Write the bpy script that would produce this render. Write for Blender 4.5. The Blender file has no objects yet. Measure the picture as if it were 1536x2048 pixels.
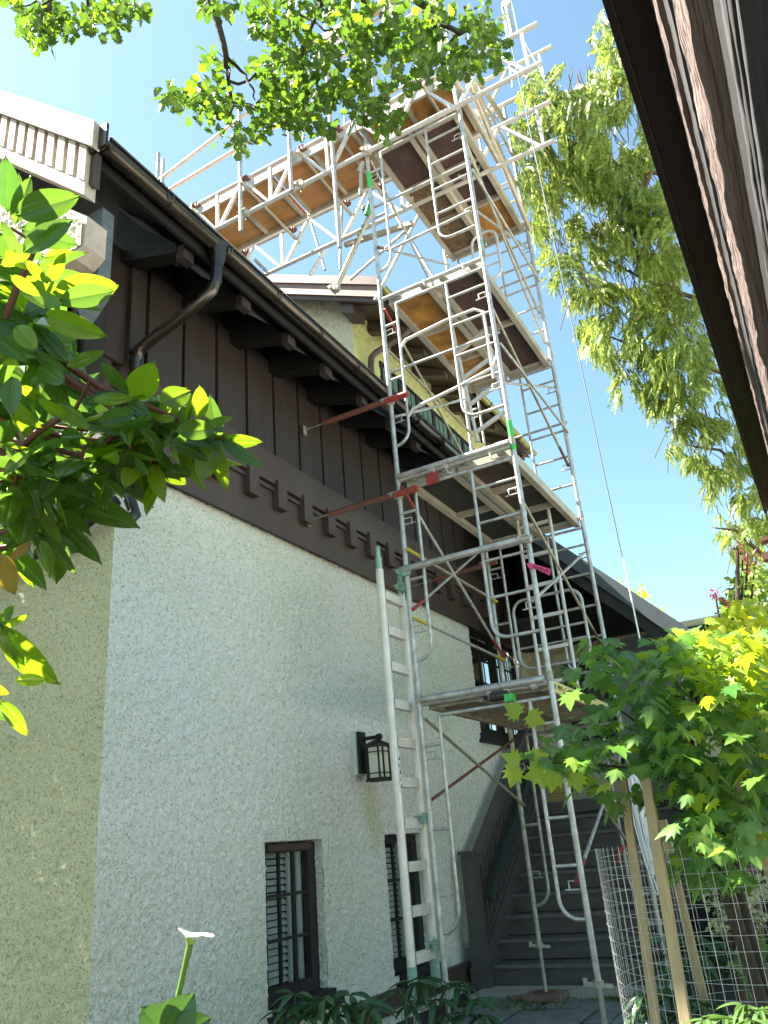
import bpy, math, random
import numpy as np
from mathutils import Vector, Matrix, noise
random.seed(7); RNG=np.random.default_rng(7)
S=bpy.context.scene; COL=S.collection
# ------------------------------------------------------------------ camera
F=1608.0; PPU,PPV=768.0,1024.0
_d1=np.array([949.,596.,F]); _dz=np.array([-328.,-3814.,F])
_X=_d1/np.linalg.norm(_d1); _Z=_dz-_X*_dz.dot(_X); _Z/=np.linalg.norm(_Z); _Y=np.cross(_Z,_X)
RM=np.stack([_X,_Y,_Z]); CAM=np.array([0.,0.,1.24])
cd=bpy.data.cameras.new('camera'); cam=bpy.data.objects.new('camera',cd); COL.objects.link(cam)
cd.sensor_fit='HORIZONTAL'; cd.sensor_width=36; cd.lens=36*F/1536; cd.clip_start=0.05; cd.clip_end=500
r_=RM@np.array([1,0,0]); u_=-(RM@np.array([0,1,0])); b_=-(RM@np.array([0,0,1]))
cam.matrix_world=Matrix(((r_[0],u_[0],b_[0],CAM[0]),(r_[1],u_[1],b_[1],CAM[1]),(r_[2],u_[2],b_[2],CAM[2]),(0,0,0,1)))
S.camera=cam
# ------------------------------------------------------------------ world, sun, exposure
SUN_EL=math.radians(53); SD=Vector((-0.30,0.954,0)).normalized()
W=bpy.data.worlds.new("World"); S.world=W; W.use_nodes=True
wn=W.node_tree.nodes; wl=W.node_tree.links; bg=wn['Background']
sky=wn.new('ShaderNodeTexSky'); sky.sky_type='NISHITA'; sky.sun_disc=False
sky.sun_elevation=SUN_EL; sky.sun_rotation=math.atan2(SD.x,SD.y); sky.air_density=1.0; sky.dust_density=0.8; sky.ozone_density=1.0
tint=wn.new('ShaderNodeMix'); tint.data_type='RGBA'; tint.blend_type='MULTIPLY'; tint.inputs[0].default_value=1; tint.inputs[7].default_value=(.88,1.02,.90,1)
wl.new(sky.outputs[0],tint.inputs[6]); wl.new(tint.outputs[2],bg.inputs[0]); bg.inputs[1].default_value=0.066
sl=bpy.data.lights.new('sun','SUN'); sl.energy=5.0; sl.angle=math.radians(0.53); sl.color=(1,.93,.82)
so=bpy.data.objects.new('sun',sl); COL.objects.link(so)
sv=Vector((SD.x*math.cos(SUN_EL),SD.y*math.cos(SUN_EL),math.sin(SUN_EL)))
so.rotation_euler=sv.to_track_quat('Z','Y').to_euler(); so.location=sv*40
vs=S.view_settings; vs.view_transform='Standard'; vs.look='None'; vs.gamma=1; vs.use_curve_mapping=False; vs.exposure=2.48
S.cycles.max_bounces=8; S.cycles.transparent_max_bounces=12
# ------------------------------------------------------------------ helpers
def ray(u,v): return RM@np.array([u-PPU,v-PPV,F])
def on(ax,val,u,v):
    d=ray(u,v); t=(val-CAM[ax])/d[ax]; return Vector(CAM+d*t)
def far(u,v,dist):
    d=ray(u,v); d=d/np.linalg.norm(d); return Vector(CAM+d*dist)
def mat(name,col,rough=.6,metal=0.,var=.0,scale=8.,bump=0.,bscale=60.,spec=.5,col2=None,stretch=None,detail=6.,island=0.):
    m=bpy.data.materials.new(name); m.use_nodes=True; n=m.node_tree.nodes; l=m.node_tree.links
    p=n['Principled BSDF']; p.inputs['Roughness'].default_value=rough; p.inputs['Metallic'].default_value=metal
    p.inputs['Specular IOR Level'].default_value=spec
    tc=n.new('ShaderNodeTexCoord'); mp=n.new('ShaderNodeMapping'); l.new(tc.outputs['Object'],mp.inputs[0])
    if stretch: mp.inputs['Scale'].default_value=stretch
    base=n.new('ShaderNodeRGB'); base.outputs[0].default_value=(*col,1); cur=base.outputs[0]
    if var>0 or col2:
        tx=n.new('ShaderNodeTexNoise'); tx.inputs['Scale'].default_value=scale; tx.inputs['Detail'].default_value=detail; tx.inputs['Roughness'].default_value=.65
        l.new(mp.outputs[0],tx.inputs['Vector'])
        cr=n.new('ShaderNodeValToRGB'); cr.color_ramp.elements[0].position=.35; cr.color_ramp.elements[1].position=.68
        l.new(tx.outputs[0],cr.inputs[0])
        c2=col2 if col2 else tuple(max(0,c*(1-var)) for c in col)
        mx=n.new('ShaderNodeMix'); mx.data_type='RGBA'; l.new(cr.outputs[0],mx.inputs[0]); mx.inputs[6].default_value=(*c2,1); l.new(cur,mx.inputs[7]); cur=mx.outputs[2]
        if var>0 and metal>0: 
            mr=n.new('ShaderNodeMapRange'); l.new(tx.outputs[0],mr.inputs[0]); mr.inputs[3].default_value=rough+.15; mr.inputs[4].default_value=rough-.1; l.new(mr.outputs[0],p.inputs['Roughness'])
    if island>0:
        g=n.new('ShaderNodeNewGeometry'); hs=n.new('ShaderNodeHueSaturation'); mr=n.new('ShaderNodeMapRange')
        l.new(g.outputs['Random Per Island'],mr.inputs[0]); mr.inputs[3].default_value=1-island; mr.inputs[4].default_value=1+island
        l.new(mr.outputs[0],hs.inputs['Value']); l.new(cur,hs.inputs['Color']); cur=hs.outputs[0]
    l.new(cur,p.inputs['Base Color'])
    if bump>0:
        t2=n.new('ShaderNodeTexNoise'); t2.inputs['Scale'].default_value=bscale; t2.inputs['Detail'].default_value=4; l.new(mp.outputs[0],t2.inputs['Vector'])
        bp=n.new('ShaderNodeBump'); bp.inputs['Strength'].default_value=bump; bp.inputs['Distance'].default_value=.01; l.new(t2.outputs[0],bp.inputs['Height']); l.new(bp.outputs[0],p.inputs['Normal'])
    return m
def leafmat(name,c1,c2,trans=.5,rough=.35,tcol=None,spec=.5):
    m=bpy.data.materials.new(name); m.use_nodes=True; n=m.node_tree.nodes; l=m.node_tree.links
    p=n['Principled BSDF']; out=n['Material Output']
    g=n.new('ShaderNodeNewGeometry'); cr=n.new('ShaderNodeValToRGB'); l.new(g.outputs['Random Per Island'],cr.inputs[0])
    cr.color_ramp.elements[0].color=(*c1,1); cr.color_ramp.elements[1].color=(*c2,1)
    tc=n.new('ShaderNodeTexCoord'); tx=n.new('ShaderNodeTexNoise'); tx.inputs['Scale'].default_value=45; l.new(tc.outputs['Object'],tx.inputs[0])
    mr=n.new('ShaderNodeMapRange'); mr.inputs[3].default_value=.72; mr.inputs[4].default_value=1.2; l.new(tx.outputs[0],mr.inputs[0])
    hs=n.new('ShaderNodeHueSaturation'); l.new(cr.outputs[0],hs.inputs['Color']); l.new(mr.outputs[0],hs.inputs['Value'])
    at=n.new('ShaderNodeAttribute'); at.attribute_name='rib'; rm=n.new('ShaderNodeMix'); rm.data_type='RGBA'; rf=n.new('ShaderNodeMath'); rf.operation='MULTIPLY'; rf.inputs[1].default_value=.55; l.new(at.outputs['Fac'],rf.inputs[0]); l.new(rf.outputs[0],rm.inputs[0]); l.new(hs.outputs[0],rm.inputs[6]); rm.inputs[7].default_value=(.30,.38,.10,1)
    l.new(rm.outputs[2],p.inputs['Base Color']); p.inputs['Roughness'].default_value=rough; p.inputs['Specular IOR Level'].default_value=spec
    t=n.new('ShaderNodeBsdfTranslucent'); h2=n.new('ShaderNodeHueSaturation'); l.new(hs.outputs[0],h2.inputs['Color'])
    h2.inputs['Value'].default_value=2.6; h2.inputs['Hue'].default_value=.475; h2.inputs['Saturation'].default_value=1.05
    if tcol: h2.inputs['Value'].default_value=tcol
    l.new(h2.outputs[0],t.inputs[0])
    mx=n.new('ShaderNodeMixShader'); mx.inputs[0].default_value=trans; l.new(p.outputs[0],mx.inputs[1]); l.new(t.outputs[0],mx.inputs[2]); l.new(mx.outputs[0],out.inputs[0])
    return m
def glassmat(name,tint=(.75,.8,.8),refl=.25):
    m=bpy.data.materials.new(name); m.use_nodes=True; n=m.node_tree.nodes; l=m.node_tree.links
    n.remove(n['Principled BSDF']); out=n['Material Output']
    tr=n.new('ShaderNodeBsdfTransparent'); tr.inputs[0].default_value=(*tint,1); gl=n.new('ShaderNodeBsdfGlossy'); gl.inputs['Roughness'].default_value=.03
    fr=n.new('ShaderNodeLayerWeight'); fr.inputs[0].default_value=refl; mx=n.new('ShaderNodeMixShader')
    l.new(fr.outputs['Facing'],mx.inputs[0]); l.new(tr.outputs[0],mx.inputs[1]); l.new(gl.outputs[0],mx.inputs[2]); l.new(mx.outputs[0],out.inputs[0])
    return m
class MB:
    def __init__(s): s.v=[]; s.f=[]; s.sm=[]
    def add(s,vs,fs,smooth=False):
        o=len(s.v); s.v+= [tuple(v) for v in vs]; s.f+=[tuple(i+o for i in f) for f in fs]; s.sm+=[smooth]*len(fs); return s
    def box(s,lo,hi,M=None):
        (a,b,c),(d,e,g)=lo,hi
        vs=[Vector(p) for p in ((a,b,c),(d,b,c),(d,e,c),(a,e,c),(a,b,g),(d,b,g),(d,e,g),(a,e,g))]
        if M: vs=[M@v for v in vs]
        return s.add(vs,[(0,3,2,1),(4,5,6,7),(0,1,5,4),(1,2,6,5),(2,3,7,6),(3,0,4,7)])
    def bar(s,p0,p1,w,h,up=(0,0,1)):
        p0=Vector(p0);p1=Vector(p1); d=(p1-p0); L=d.length; d.normalize(); up=Vector(up)
        sd=d.cross(up)
        if sd.length<1e-4: sd=d.cross(Vector((1,0,0)))
        sd.normalize(); u=sd.cross(d).normalized()
        vs=[]
        for q in (p0,p1):
            for a,b in ((-1,-1),(1,-1),(1,1),(-1,1)): vs.append(q+sd*a*w/2+u*b*h/2)
        return s.add(vs,[(3,2,1,0),(4,5,6,7),(0,1,5,4),(1,2,6,5),(2,3,7,6),(3,0,4,7)])
    def tube(s,pts,r,n=10,caps=True,hollow=False):
        pts=[Vector(p) for p in pts]; m=len(pts); rs=r if isinstance(r,(list,tuple)) else [r]*m
        rings=[]; ref=None
        for i,p in enumerate(pts):
            if i==0: t=pts[1]-p
            elif i==m-1: t=p-pts[i-1]
            else: t=(pts[i+1]-p).normalized()+(p-pts[i-1]).normalized()
            t.normalize()
            if ref is None:
                ref=Vector((0,0,1)) if abs(t.z)<.9 else Vector((1,0,0))
            sd=t.cross(ref).normalized(); up=sd.cross(t).normalized(); ref=up
            rings.append([p+(sd*math.cos(k*2*math.pi/n)+up*math.sin(k*2*math.pi/n))*rs[i] for k in range(n)])
        vs=[v for rg in rings for v in rg]; fs=[]
        for i in range(m-1):
            for k in range(n):
                a=i*n+k;b=i*n+(k+1)%n; fs.append((a,b,b+n,a+n))
        s.add(vs,fs,True)
        if caps:
            s.add(rings[0],[tuple(range(n-1,-1,-1))]); s.add(rings[-1],[tuple(range(n))])
        return s
    def prism(s,prof,x0,x1,axis=0):
        n=len(prof); vs=[]
        for x in (x0,x1):
            for a,b in prof:
                vs.append((x,a,b) if axis==0 else ((a,x,b) if axis==1 else (a,b,x)))
        fs=[tuple(range(n-1,-1,-1)),tuple(range(n,2*n))]+[(i,(i+1)%n,(i+1)%n+n,i+n) for i in range(n)]
        return s.add(vs,fs)
    def build(s,name,m,parent=None,**tags):
        me=bpy.data.meshes.new(name); me.from_pydata(s.v,[],s.f); me.polygons.foreach_set('use_smooth',s.sm)
        me.materials.append(m); me.update()
        o=bpy.data.objects.new(name,me); COL.objects.link(o)
        if parent: o.parent=parent
        for k,v in tags.items(): o[k]=v
        return o
def build_np(name,V,Fc,m,parent=None,smooth=False,**tags):
    me=bpy.data.meshes.new(name); k=Fc.shape[1]; n=len(Fc)
    me.vertices.add(len(V)); me.vertices.foreach_set('co',V.astype(np.float32).ravel())
    me.loops.add(n*k); me.loops.foreach_set('vertex_index',Fc.astype(np.int32).ravel())
    me.polygons.add(n); me.polygons.foreach_set('loop_start',np.arange(0,n*k,k,dtype=np.int32)); 
    if smooth: me.polygons.foreach_set('use_smooth',np.ones(n,bool))
    me.materials.append(m); me.update(calc_edges=True); me.validate()
    o=bpy.data.objects.new(name,me); COL.objects.link(o)
    if parent: o.parent=parent
    for a,b in tags.items(): o[a]=b
    return o
def thing(name,label,cat,loc=(0,0,0),group=None):
    o=bpy.data.objects.new(name,None); COL.objects.link(o); o.location=loc; o.empty_display_size=.2
    o['label']=label; o['category']=cat
    if group: o['group']=group
    return o
def inst(src,parent,M=None,loc=None):
    c=src.copy(); COL.objects.link(c); c.parent=parent
    if M is not None: c.matrix_local=M
    if loc is not None: c.location=loc
    return c
def arc(c,r,a0,a1,ax1,ax2,n=6):
    c=Vector(c);ax1=Vector(ax1);ax2=Vector(ax2)
    return [c+(ax1*math.cos(a)+ax2*math.sin(a))*r for a in np.linspace(a0,a1,n)]
# ------------------------------------------------------------------ materials
def stucco_mat(name,c,c2,stain=False):
    m=mat(name,c,.92,var=.1,scale=.55,bump=.0,spec=.2,col2=c2)
    n=m.node_tree.nodes; l=m.node_tree.links; p=n['Principled BSDF']
    tc=n['Texture Coordinate']
    a=n.new('ShaderNodeTexNoise'); a.inputs['Scale'].default_value=78; a.inputs['Detail'].default_value=3; a.inputs['Roughness'].default_value=.55; a.inputs['Distortion'].default_value=1.2
    l.new(tc.outputs['Object'],a.inputs[0])
    a2=n.new('ShaderNodeTexNoise'); a2.inputs['Scale'].default_value=24; a2.inputs['Detail'].default_value=2; l.new(tc.outputs['Object'],a2.inputs[0])
    ad=n.new('ShaderNodeMath'); ad.operation='MULTIPLY_ADD'; l.new(a2.outputs[0],ad.inputs[0]); ad.inputs[1].default_value=.14; l.new(a.outputs[0],ad.inputs[2])
    bp=n.new('ShaderNodeBump'); bp.inputs['Strength'].default_value=1.0; bp.inputs['Distance'].default_value=.015; l.new(ad.outputs[0],bp.inputs['Height']); l.new(bp.outputs[0],p.inputs['Normal'])
    # darker tint in the pits of the dash
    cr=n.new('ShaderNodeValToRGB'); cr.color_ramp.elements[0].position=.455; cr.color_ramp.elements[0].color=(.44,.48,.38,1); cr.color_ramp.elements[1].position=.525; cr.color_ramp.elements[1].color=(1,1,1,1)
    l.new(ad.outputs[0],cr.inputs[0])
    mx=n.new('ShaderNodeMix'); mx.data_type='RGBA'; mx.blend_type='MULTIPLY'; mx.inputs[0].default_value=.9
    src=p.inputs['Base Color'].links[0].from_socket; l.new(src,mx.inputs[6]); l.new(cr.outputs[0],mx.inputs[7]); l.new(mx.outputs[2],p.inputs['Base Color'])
    if stain:
        sub_=n.new('ShaderNodeVectorMath'); sub_.operation='SUBTRACT'; l.new(tc.outputs['Object'],sub_.inputs[0]); sub_.inputs[1].default_value=(6.33,3.6,1.55)
        ml=n.new('ShaderNodeVectorMath'); ml.operation='MULTIPLY'; l.new(sub_.outputs[0],ml.inputs[0]); ml.inputs[1].default_value=(4.5,0,2.2)
        ln_=n.new('ShaderNodeVectorMath'); ln_.operation='LENGTH'; l.new(ml.outputs[0],ln_.inputs[0])
        nz=n.new('ShaderNodeTexNoise'); nz.inputs['Scale'].default_value=7; l.new(tc.outputs['Object'],nz.inputs[0])
        sm=n.new('ShaderNodeMath'); sm.operation='ADD'; l.new(ln_.outputs['Value'],sm.inputs[0]); l.new(nz.outputs[0],sm.inputs[1])
        mr2=n.new('ShaderNodeMapRange'); l.new(sm.outputs[0],mr2.inputs[0]); mr2.inputs[1].default_value=.6; mr2.inputs[2].default_value=1.5; mr2.inputs[3].default_value=.6; mr2.inputs[4].default_value=0
        m3=n.new('ShaderNodeMix'); m3.data_type='RGBA'; m3.blend_type='MULTIPLY'; l.new(mr2.outputs[0],m3.inputs[0]); l.new(mx.outputs[2],m3.inputs[6]); m3.inputs[7].default_value=(.62,.6,.3,1); l.new(m3.outputs[2],p.inputs['Base Color'])
    return m
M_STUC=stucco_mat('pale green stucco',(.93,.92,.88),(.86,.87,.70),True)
M_STUCSH=stucco_mat('shade olive stucco',(.70,.67,.42),(.60,.58,.34))  # front wall's shade is painted into this olive colour
M_STUCU=stucco_mat('cream green stucco',(.80,.80,.38),(.7,.72,.3))
M_STUCC=stucco_mat('cream stucco',(.86,.80,.58),(.78,.74,.5))
M_BROWN=mat('brown painted timber',(.085,.056,.043),.55,var=.25,scale=3,bump=.25,bscale=30,stretch=(1,1,.25))
M_BROWN2=mat('brown painted boards',(.05,.036,.030),.6,var=.3,scale=5,bump=.3,bscale=40,stretch=(4,4,.3))
M_BRM=mat('brown metal roofing',(.12,.08,.07),.4,metal=.3,var=.2,scale=4)
M_BLACK=mat('black painted timber and eave shade',(.016,.015,.014),.6,var=.3,scale=6,bump=.2,bscale=50)
M_DARKB=mat('dark stair paint',(.105,.094,.088),.5,var=.35,scale=6,bump=.25,bscale=40,stretch=(1,1,3))
M_GUT=mat('dark bronze gutter metal',(.10,.085,.07),.22,metal=.85,var=.25,scale=3)
M_GALV=mat('galvanised steel',(.60,.61,.58),.42,metal=.5,col2=(.36,.34,.30),var=.4,scale=13,bump=.1,bscale=80)
M_GALVD=mat('weathered galvanised steel',(.48,.48,.40),.55,metal=.45,var=.45,scale=12,bump=.15,bscale=80)
M_GALVY=mat('yellowed galvanised steel',(.50,.47,.34),.5,metal=.5,var=.4,scale=8)
M_LAD=mat('cream aluminium ladder beam',(.84,.78,.68),.4,metal=.15,var=.2,scale=10)
M_ALU=mat('aluminium ladder',(.66,.63,.58),.38,metal=.25,var=.2,scale=10)
M_ALUW=mat('pale aluminium plank rail',(.56,.51,.40),.45,metal=.35,var=.3,scale=6)
M_RED=mat('red paint on pipe',(.42,.03,.03),.45,var=.4,scale=12,col2=(.2,.05,.03))
M_RUST=mat('rusty red pipe',(.22,.07,.045),.65,var=.5,scale=14,col2=(.12,.06,.04))
M_YEL=mat('yellow paint',(.62,.52,.05),.5,var=.3,scale=20)
M_GRN=mat('green tape',(.06,.55,.10),.45,var=.3,scale=20)
M_MINT=mat('mint painted coupler',(.33,.52,.42),.5,var=.4,scale=15,metal=.2)
M_PINK=mat('pink ribbon',(.75,.05,.20),.4,var=.1)
M_PLY1=mat('golden plywood',(.48,.25,.085),.6,var=.5,scale=3.5,col2=(.38,.17,.05),stretch=(4,.6,1),detail=9)
M_PLY2=mat('stained golden plywood',(.50,.26,.06),.65,scale=5,col2=(.22,.10,.02),detail=10)
M_PLY3=mat('dark film faced plywood',(.10,.05,.045),.5,scale=4,col2=(.045,.03,.03),detail=8)
M_PLY4=mat('black film faced plywood',(.035,.035,.03),.5,scale=9,col2=(.015,.018,.014),detail=9)
M_PLY5=mat('speckled dark plywood',(.25,.17,.08),.6,scale=26,col2=(.05,.03,.025),detail=12)
M_WHITE=mat('white blind',(.8,.8,.78),.5)
M_GLASS=glassmat('window glass',(.92,.95,.94),.12)
M_LAMPG=mat('frosted cream glass',(.75,.74,.58),.35,var=.12,scale=18,stretch=(3,3,.4))
M_DARK=mat('dark interior',(.02,.02,.02),.9)
M_CONC=mat('concrete',(.45,.43,.38),.9,var=.3,scale=5,bump=.3,bscale=50)
M_SLATE=mat('flagstone',(.22,.235,.23),.75,var=.35,scale=4,bump=.35,bscale=30,island=.15)
M_SOIL=mat('garden soil',(.05,.04,.03),.95,var=.5,scale=6,bump=.8,bscale=30)
M_MOSS=mat('moss',(.12,.17,.02),.95,var=.5,scale=30,bump=.8,bscale=90)
M_WOOD=mat('pale timber stake',(.42,.33,.17),.7,var=.3,scale=5,bump=.25,bscale=50,stretch=(6,6,.6))
M_BLOCK=mat('old timber block',(.25,.17,.13),.8,var=.4,scale=10,bump=.3)
M_ROPE=mat('white rope',(.8,.8,.78),.8)
M_CABLE=mat('grey cable',(.12,.16,.2),.6)
M_WIRE=mat('galvanised wire',(.5,.53,.52),.4,metal=.7)
M_BARK=mat('dark bark',(.07,.055,.04),.9,var=.5,scale=20,bump=.8,bscale=60)
M_BARKB=mat('brown bark',(.16,.11,.07),.9,var=.4,scale=16,bump=.7,bscale=50)
M_STEM=mat('red brown twig',(.22,.08,.05),.7,var=.3,scale=20)
M_SLATW=mat('weathered white timber',(.62,.55,.47),.8,var=.35,scale=7,bump=.4,bscale=40,col2=(.45,.36,.3))
M_GREYT=mat('blue grey timber',(.16,.2,.22),.7,var=.4,scale=8,bump=.5,bscale=60,stretch=(1,1,4))
M_ROUGH=mat('rough sawn pink brown cladding',(.17,.115,.095),.85,var=.4,scale=26,bump=.9,bscale=110,stretch=(.07,1,1),col2=(.08,.055,.05),detail=9)
M_GREYC=mat('shadow grey cladding',(.05,.046,.05),.85,var=.6,scale=30,bump=.6,bscale=60,stretch=(.06,1,1),detail=9)  # also the grey of the shadow streaks painted on the neighbour boards
M_MAROON=mat('dark maroon timber',(.022,.008,.009),.6,var=.3,scale=4,bump=.2)
M_ROOFD=mat('dark roofing',(.09,.11,.12),.7,var=.3,scale=12,bump=.4)
M_DOOR=mat('grey painted door',(.28,.32,.33),.5,var=.1)
M_STRAW=mat('broom straw',(.72,.5,.16),.8,var=.3,scale=60,stretch=(6,6,.4),bump=.6,bscale=120)
M_LATT=mat('brown lattice timber',(.3,.17,.09),.7,var=.3,scale=20)
L_OAK=leafmat('oak leaf',(.025,.075,.012),(.06,.14,.015),.45,.45,2.4)
L_RHO=leafmat('rhododendron leaf',(.025,.09,.015),(.075,.165,.02),.42,.2,2.6)
L_RHOY=leafmat('old yellow leaf',(.28,.2,.03),(.34,.26,.04),.4,.4,1.3)
L_MAP=leafmat('maple leaf',(.035,.14,.045),(.09,.23,.03),.42,.38,2.3)
L_MAPSUN=leafmat('sunlit yellow maple leaf',(.20,.38,.03),(.34,.48,.04),.45,.4,1.6)  # sunlit copy of the maple leaf, sunlight put into its colour
L_CED=leafmat('cedar foliage',(.06,.15,.03),(.34,.42,.09),.42,.5,1.8)
L_BRT=leafmat('yellow green shrub leaf',(.26,.38,.02),(.50,.54,.03),.5,.4,1.7)
L_RED=leafmat('red maple leaf',(.12,.015,.02),(.22,.03,.04),.5,.4,1.8)
L_DKG=leafmat('dark perennial leaf',(.022,.075,.035),(.045,.12,.04),.25,.3,1.8)
L_VAR=leafmat('variegated leaf',(.30,.36,.16),(.5,.5,.3),.3,.5,1.3)
L_FRN=leafmat('fern frond',(.05,.13,.03),(.1,.2,.05),.4,.5,1.8)
# ------------------------------------------------------------------ ground
def grid(name,x0,x1,y0,y1,nx,ny,zf,m,**t):
    X,Yg=np.meshgrid(np.linspace(x0,x1,nx),np.linspace(y0,y1,ny),indexing='ij'); Zg=np.vectorize(zf)(X,Yg)
    V=np.stack([X.ravel(),Yg.ravel(),Zg.ravel()],1); i=np.arange((nx-1)*(ny-1)); a=(i//(ny-1))*ny+i%(ny-1)
    return build_np(name,V,np.stack([a,a+ny,a+ny+1,a+1],1),m,smooth=True,**t)
def gz(x,y):
    z=-.012+.02*noise.noise(Vector((x*1.5,y*1.5,0)))-.01
    if x<5.4: z-=min(.18,(5.4-x)*.08)
    if y<1.35 : z+=.05
    return z
grid('ground',-60,160,-80,80,3,3,lambda x,y:-.45,M_SOIL,kind='structure')
grid('bounce_ground',-14,30,-22,-1.0,12,12,lambda x,y:-.02,mat('pale bounce ground',(.68,.65,.58),.9,var=.2,scale=3),kind='structure')  # unseen pale ground, added to bounce sun onto the shaded wall
grid('garden_bed',-3,16,-6,3.75,150,90,gz,M_SOIL,kind='structure')
# flagstone path: every stone its own piece
path=MB(); path.box((5.0,1.2,-.06),(7.55,3.35,-.022)); path=path.build('path',M_MOSS,kind='structure')
rows=[7.42,7.02,6.52,6.08,5.6,5.1]; 
splits=[[3.22,2.62,1.95,1.32],[3.3,2.72,2.12,1.5,1.2],[3.2,2.75,2.1,1.75,1.22],[3.3,2.5,2.0,1.3],[3.2,2.8,2.2,1.6,1.2]]
for i in range(5):
    a,b=rows[i+1]+.022,rows[i]-.022
    for j in range(len(splits[i])-1):
        c,d=splits[i][j+1]+.02,splits[i][j]-.02; q=MB(); zt=.0+random.uniform(-.005,.006)
        jit=lambda:random.uniform(-.008,.008)
        t=[(a+jit(),c+jit()),(b+jit(),c+jit()),(b+jit(),d+jit()),(a+jit(),d+jit())]
        if i==1 and j==1: t[2]=(b-.12,d); 
        vs=[(x,y,-.03) for x,y in t]+[(x,y,zt-.006) for x,y in t]
        cx=sum(x for x,y in t)/4;cy=sum(y for x,y in t)/4
        vs+=[(x+(cx-x)*.03,y+(cy-y)*.03,zt) for x,y in t]
        q.add(vs,[(0,3,2,1)]+[(k,(k+1)%4,(k+1)%4+4,k+4) for k in range(4)]+[(k+4,(k+1)%4+4,(k+1)%4+8,k+8) for k in range(4)]+[(8,9,10,11)])
        q.build('flagstone',M_SLATE,path)
MB().box((7.45,1.7,-.05),(7.93,3.4,.012)).build('concrete_strip',M_CONC,kind='structure')
def mossfuzz(name,cx,cy,sx,sy,n,lab):
    V=[];Fa=[]
    for i in range(n):
        x=cx+random.gauss(0,sx/2);y=cy+random.gauss(0,sy/2);h=random.uniform(.008,.028);a=random.uniform(0,6.28);w=.006
        o=len(V); V+=[(x-w*math.cos(a),y-w*math.sin(a),-.005),(x+w*math.cos(a),y+w*math.sin(a),-.005),(x+random.gauss(0,.008),y+random.gauss(0,.008),h)]; Fa.append((o,o+1,o+2))
    build_np(name,np.array(V),np.array(Fa),M_MOSS,None,kind='stuff',label=lab,category='moss')
mossfuzz('moss',7.3,2.75,.5,.35,900,'green moss tuft growing between stones near timber block')
mossfuzz('moss',7.38,1.85,.12,.35,1500,'yellow green moss strip along the concrete edge by the wire cage')
# ------------------------------------------------------------------ HOUSE
house=thing('house','pale roughcast house with brown timber upper storey and dark bronze gutter','house',(3.33,3.6,0))
def hp(mb,name,m,**t):
    o=mb.build(name,m,**t); o.parent=house; o.matrix_parent_inverse=Matrix.Translation((-3.33,-3.6,0)); return o
def sub(mb,name,m,par,**t):
    o=mb.build(name,m,**t); o.parent=par; o.matrix_parent_inverse=par.matrix_parent_inverse.copy() if par.parent else Matrix(); 
    o.matrix_parent_inverse=Matrix(); return o
# roughcast wall with real relief
def roughwall(name,origin,au,av,nrm,lu,lv,holes,m,step=.0125,amp=.0042,topf=None):
    nu=int(lu/step)+1; nv=int(lv/step)+1
    us=np.linspace(0,lu,nu); vv=np.linspace(0,lv,nv)
    for h in holes:
        for a in (h[0],h[1]): us[np.argmin(abs(us-a))]=a
        for a in (h[2],h[3]): vv[np.argmin(abs(vv-a))]=a
    U,Vg=np.meshgrid(us,vv,indexing='ij'); rng=np.random.default_rng(3)
    # pebbly relief from summed, smoothed random fields
    def field(k):
        a=rng.random((nu+8,nv+8))
        for _ in range(k): a=(a[:-1,:]+a[1:,:])/2; a=(a[:,:-1]+a[:,1:])/2
        a=a[:nu,:nv]; return (a-a.mean())/a.std()
    D=amp*(.95*field(1)+.12*field(3)); D=np.clip(D,-2.2*amp,2.2*amp)
    for h in holes:   # ragged edges kept, but bound to the opening
        pass
    D[0,:]=0
    au,av,nrm,origin=[np.array(x,float) for x in (au,av,nrm,origin)]
    P=origin+U[...,None]*au+Vg[...,None]*av+D[...,None]*nrm
    i=np.arange((nu-1)*(nv-1)); I=i//(nv-1); J=i%(nv-1)
    cu=(us[I]+us[I+1])/2; cv=(vv[J]+vv[J+1])/2; keep=np.ones(len(i),bool)
    for h in holes: keep&=~((cu>h[0])&(cu<h[1])&(cv>h[2])&(cv<h[3]))
    if topf is not None: keep&=(cv<topf(cu))
    a=(I*nv+J)[keep]; Q=np.stack([a,a+nv,a+nv+1,a+1],1)
    o=build_np(name,P.reshape(-1,3),Q,m,smooth=True); return o
WX0=3.33; WY=3.6
holes=[(4.81-WX0,5.52-WX0,.36,1.36),(6.50-WX0,7.22-WX0,.30,1.37),(9.0-WX0,10.75-WX0,2.35,3.72)]
w=roughwall('stucco_wall',(WX0,WY,-.4),(1,0,0),(0,0,1),(0,-1,0),7.7,4.15,[(a,b,c+.4,d+.4) for a,b,c,d in holes],M_STUC); w.parent=house; w.matrix_parent_inverse=Matrix.Translation((-3.33,-3.6,0))
w=roughwall('front_stucco_wall',(WX0,WY,-.4),(0,1,0),(0,0,1),(-1,0,0),3.2,4.15,[],M_STUCSH,step=.0125,amp=.0045); w.parent=house; w.matrix_parent_inverse=Matrix.Translation((-3.33,-3.6,0))
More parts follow.
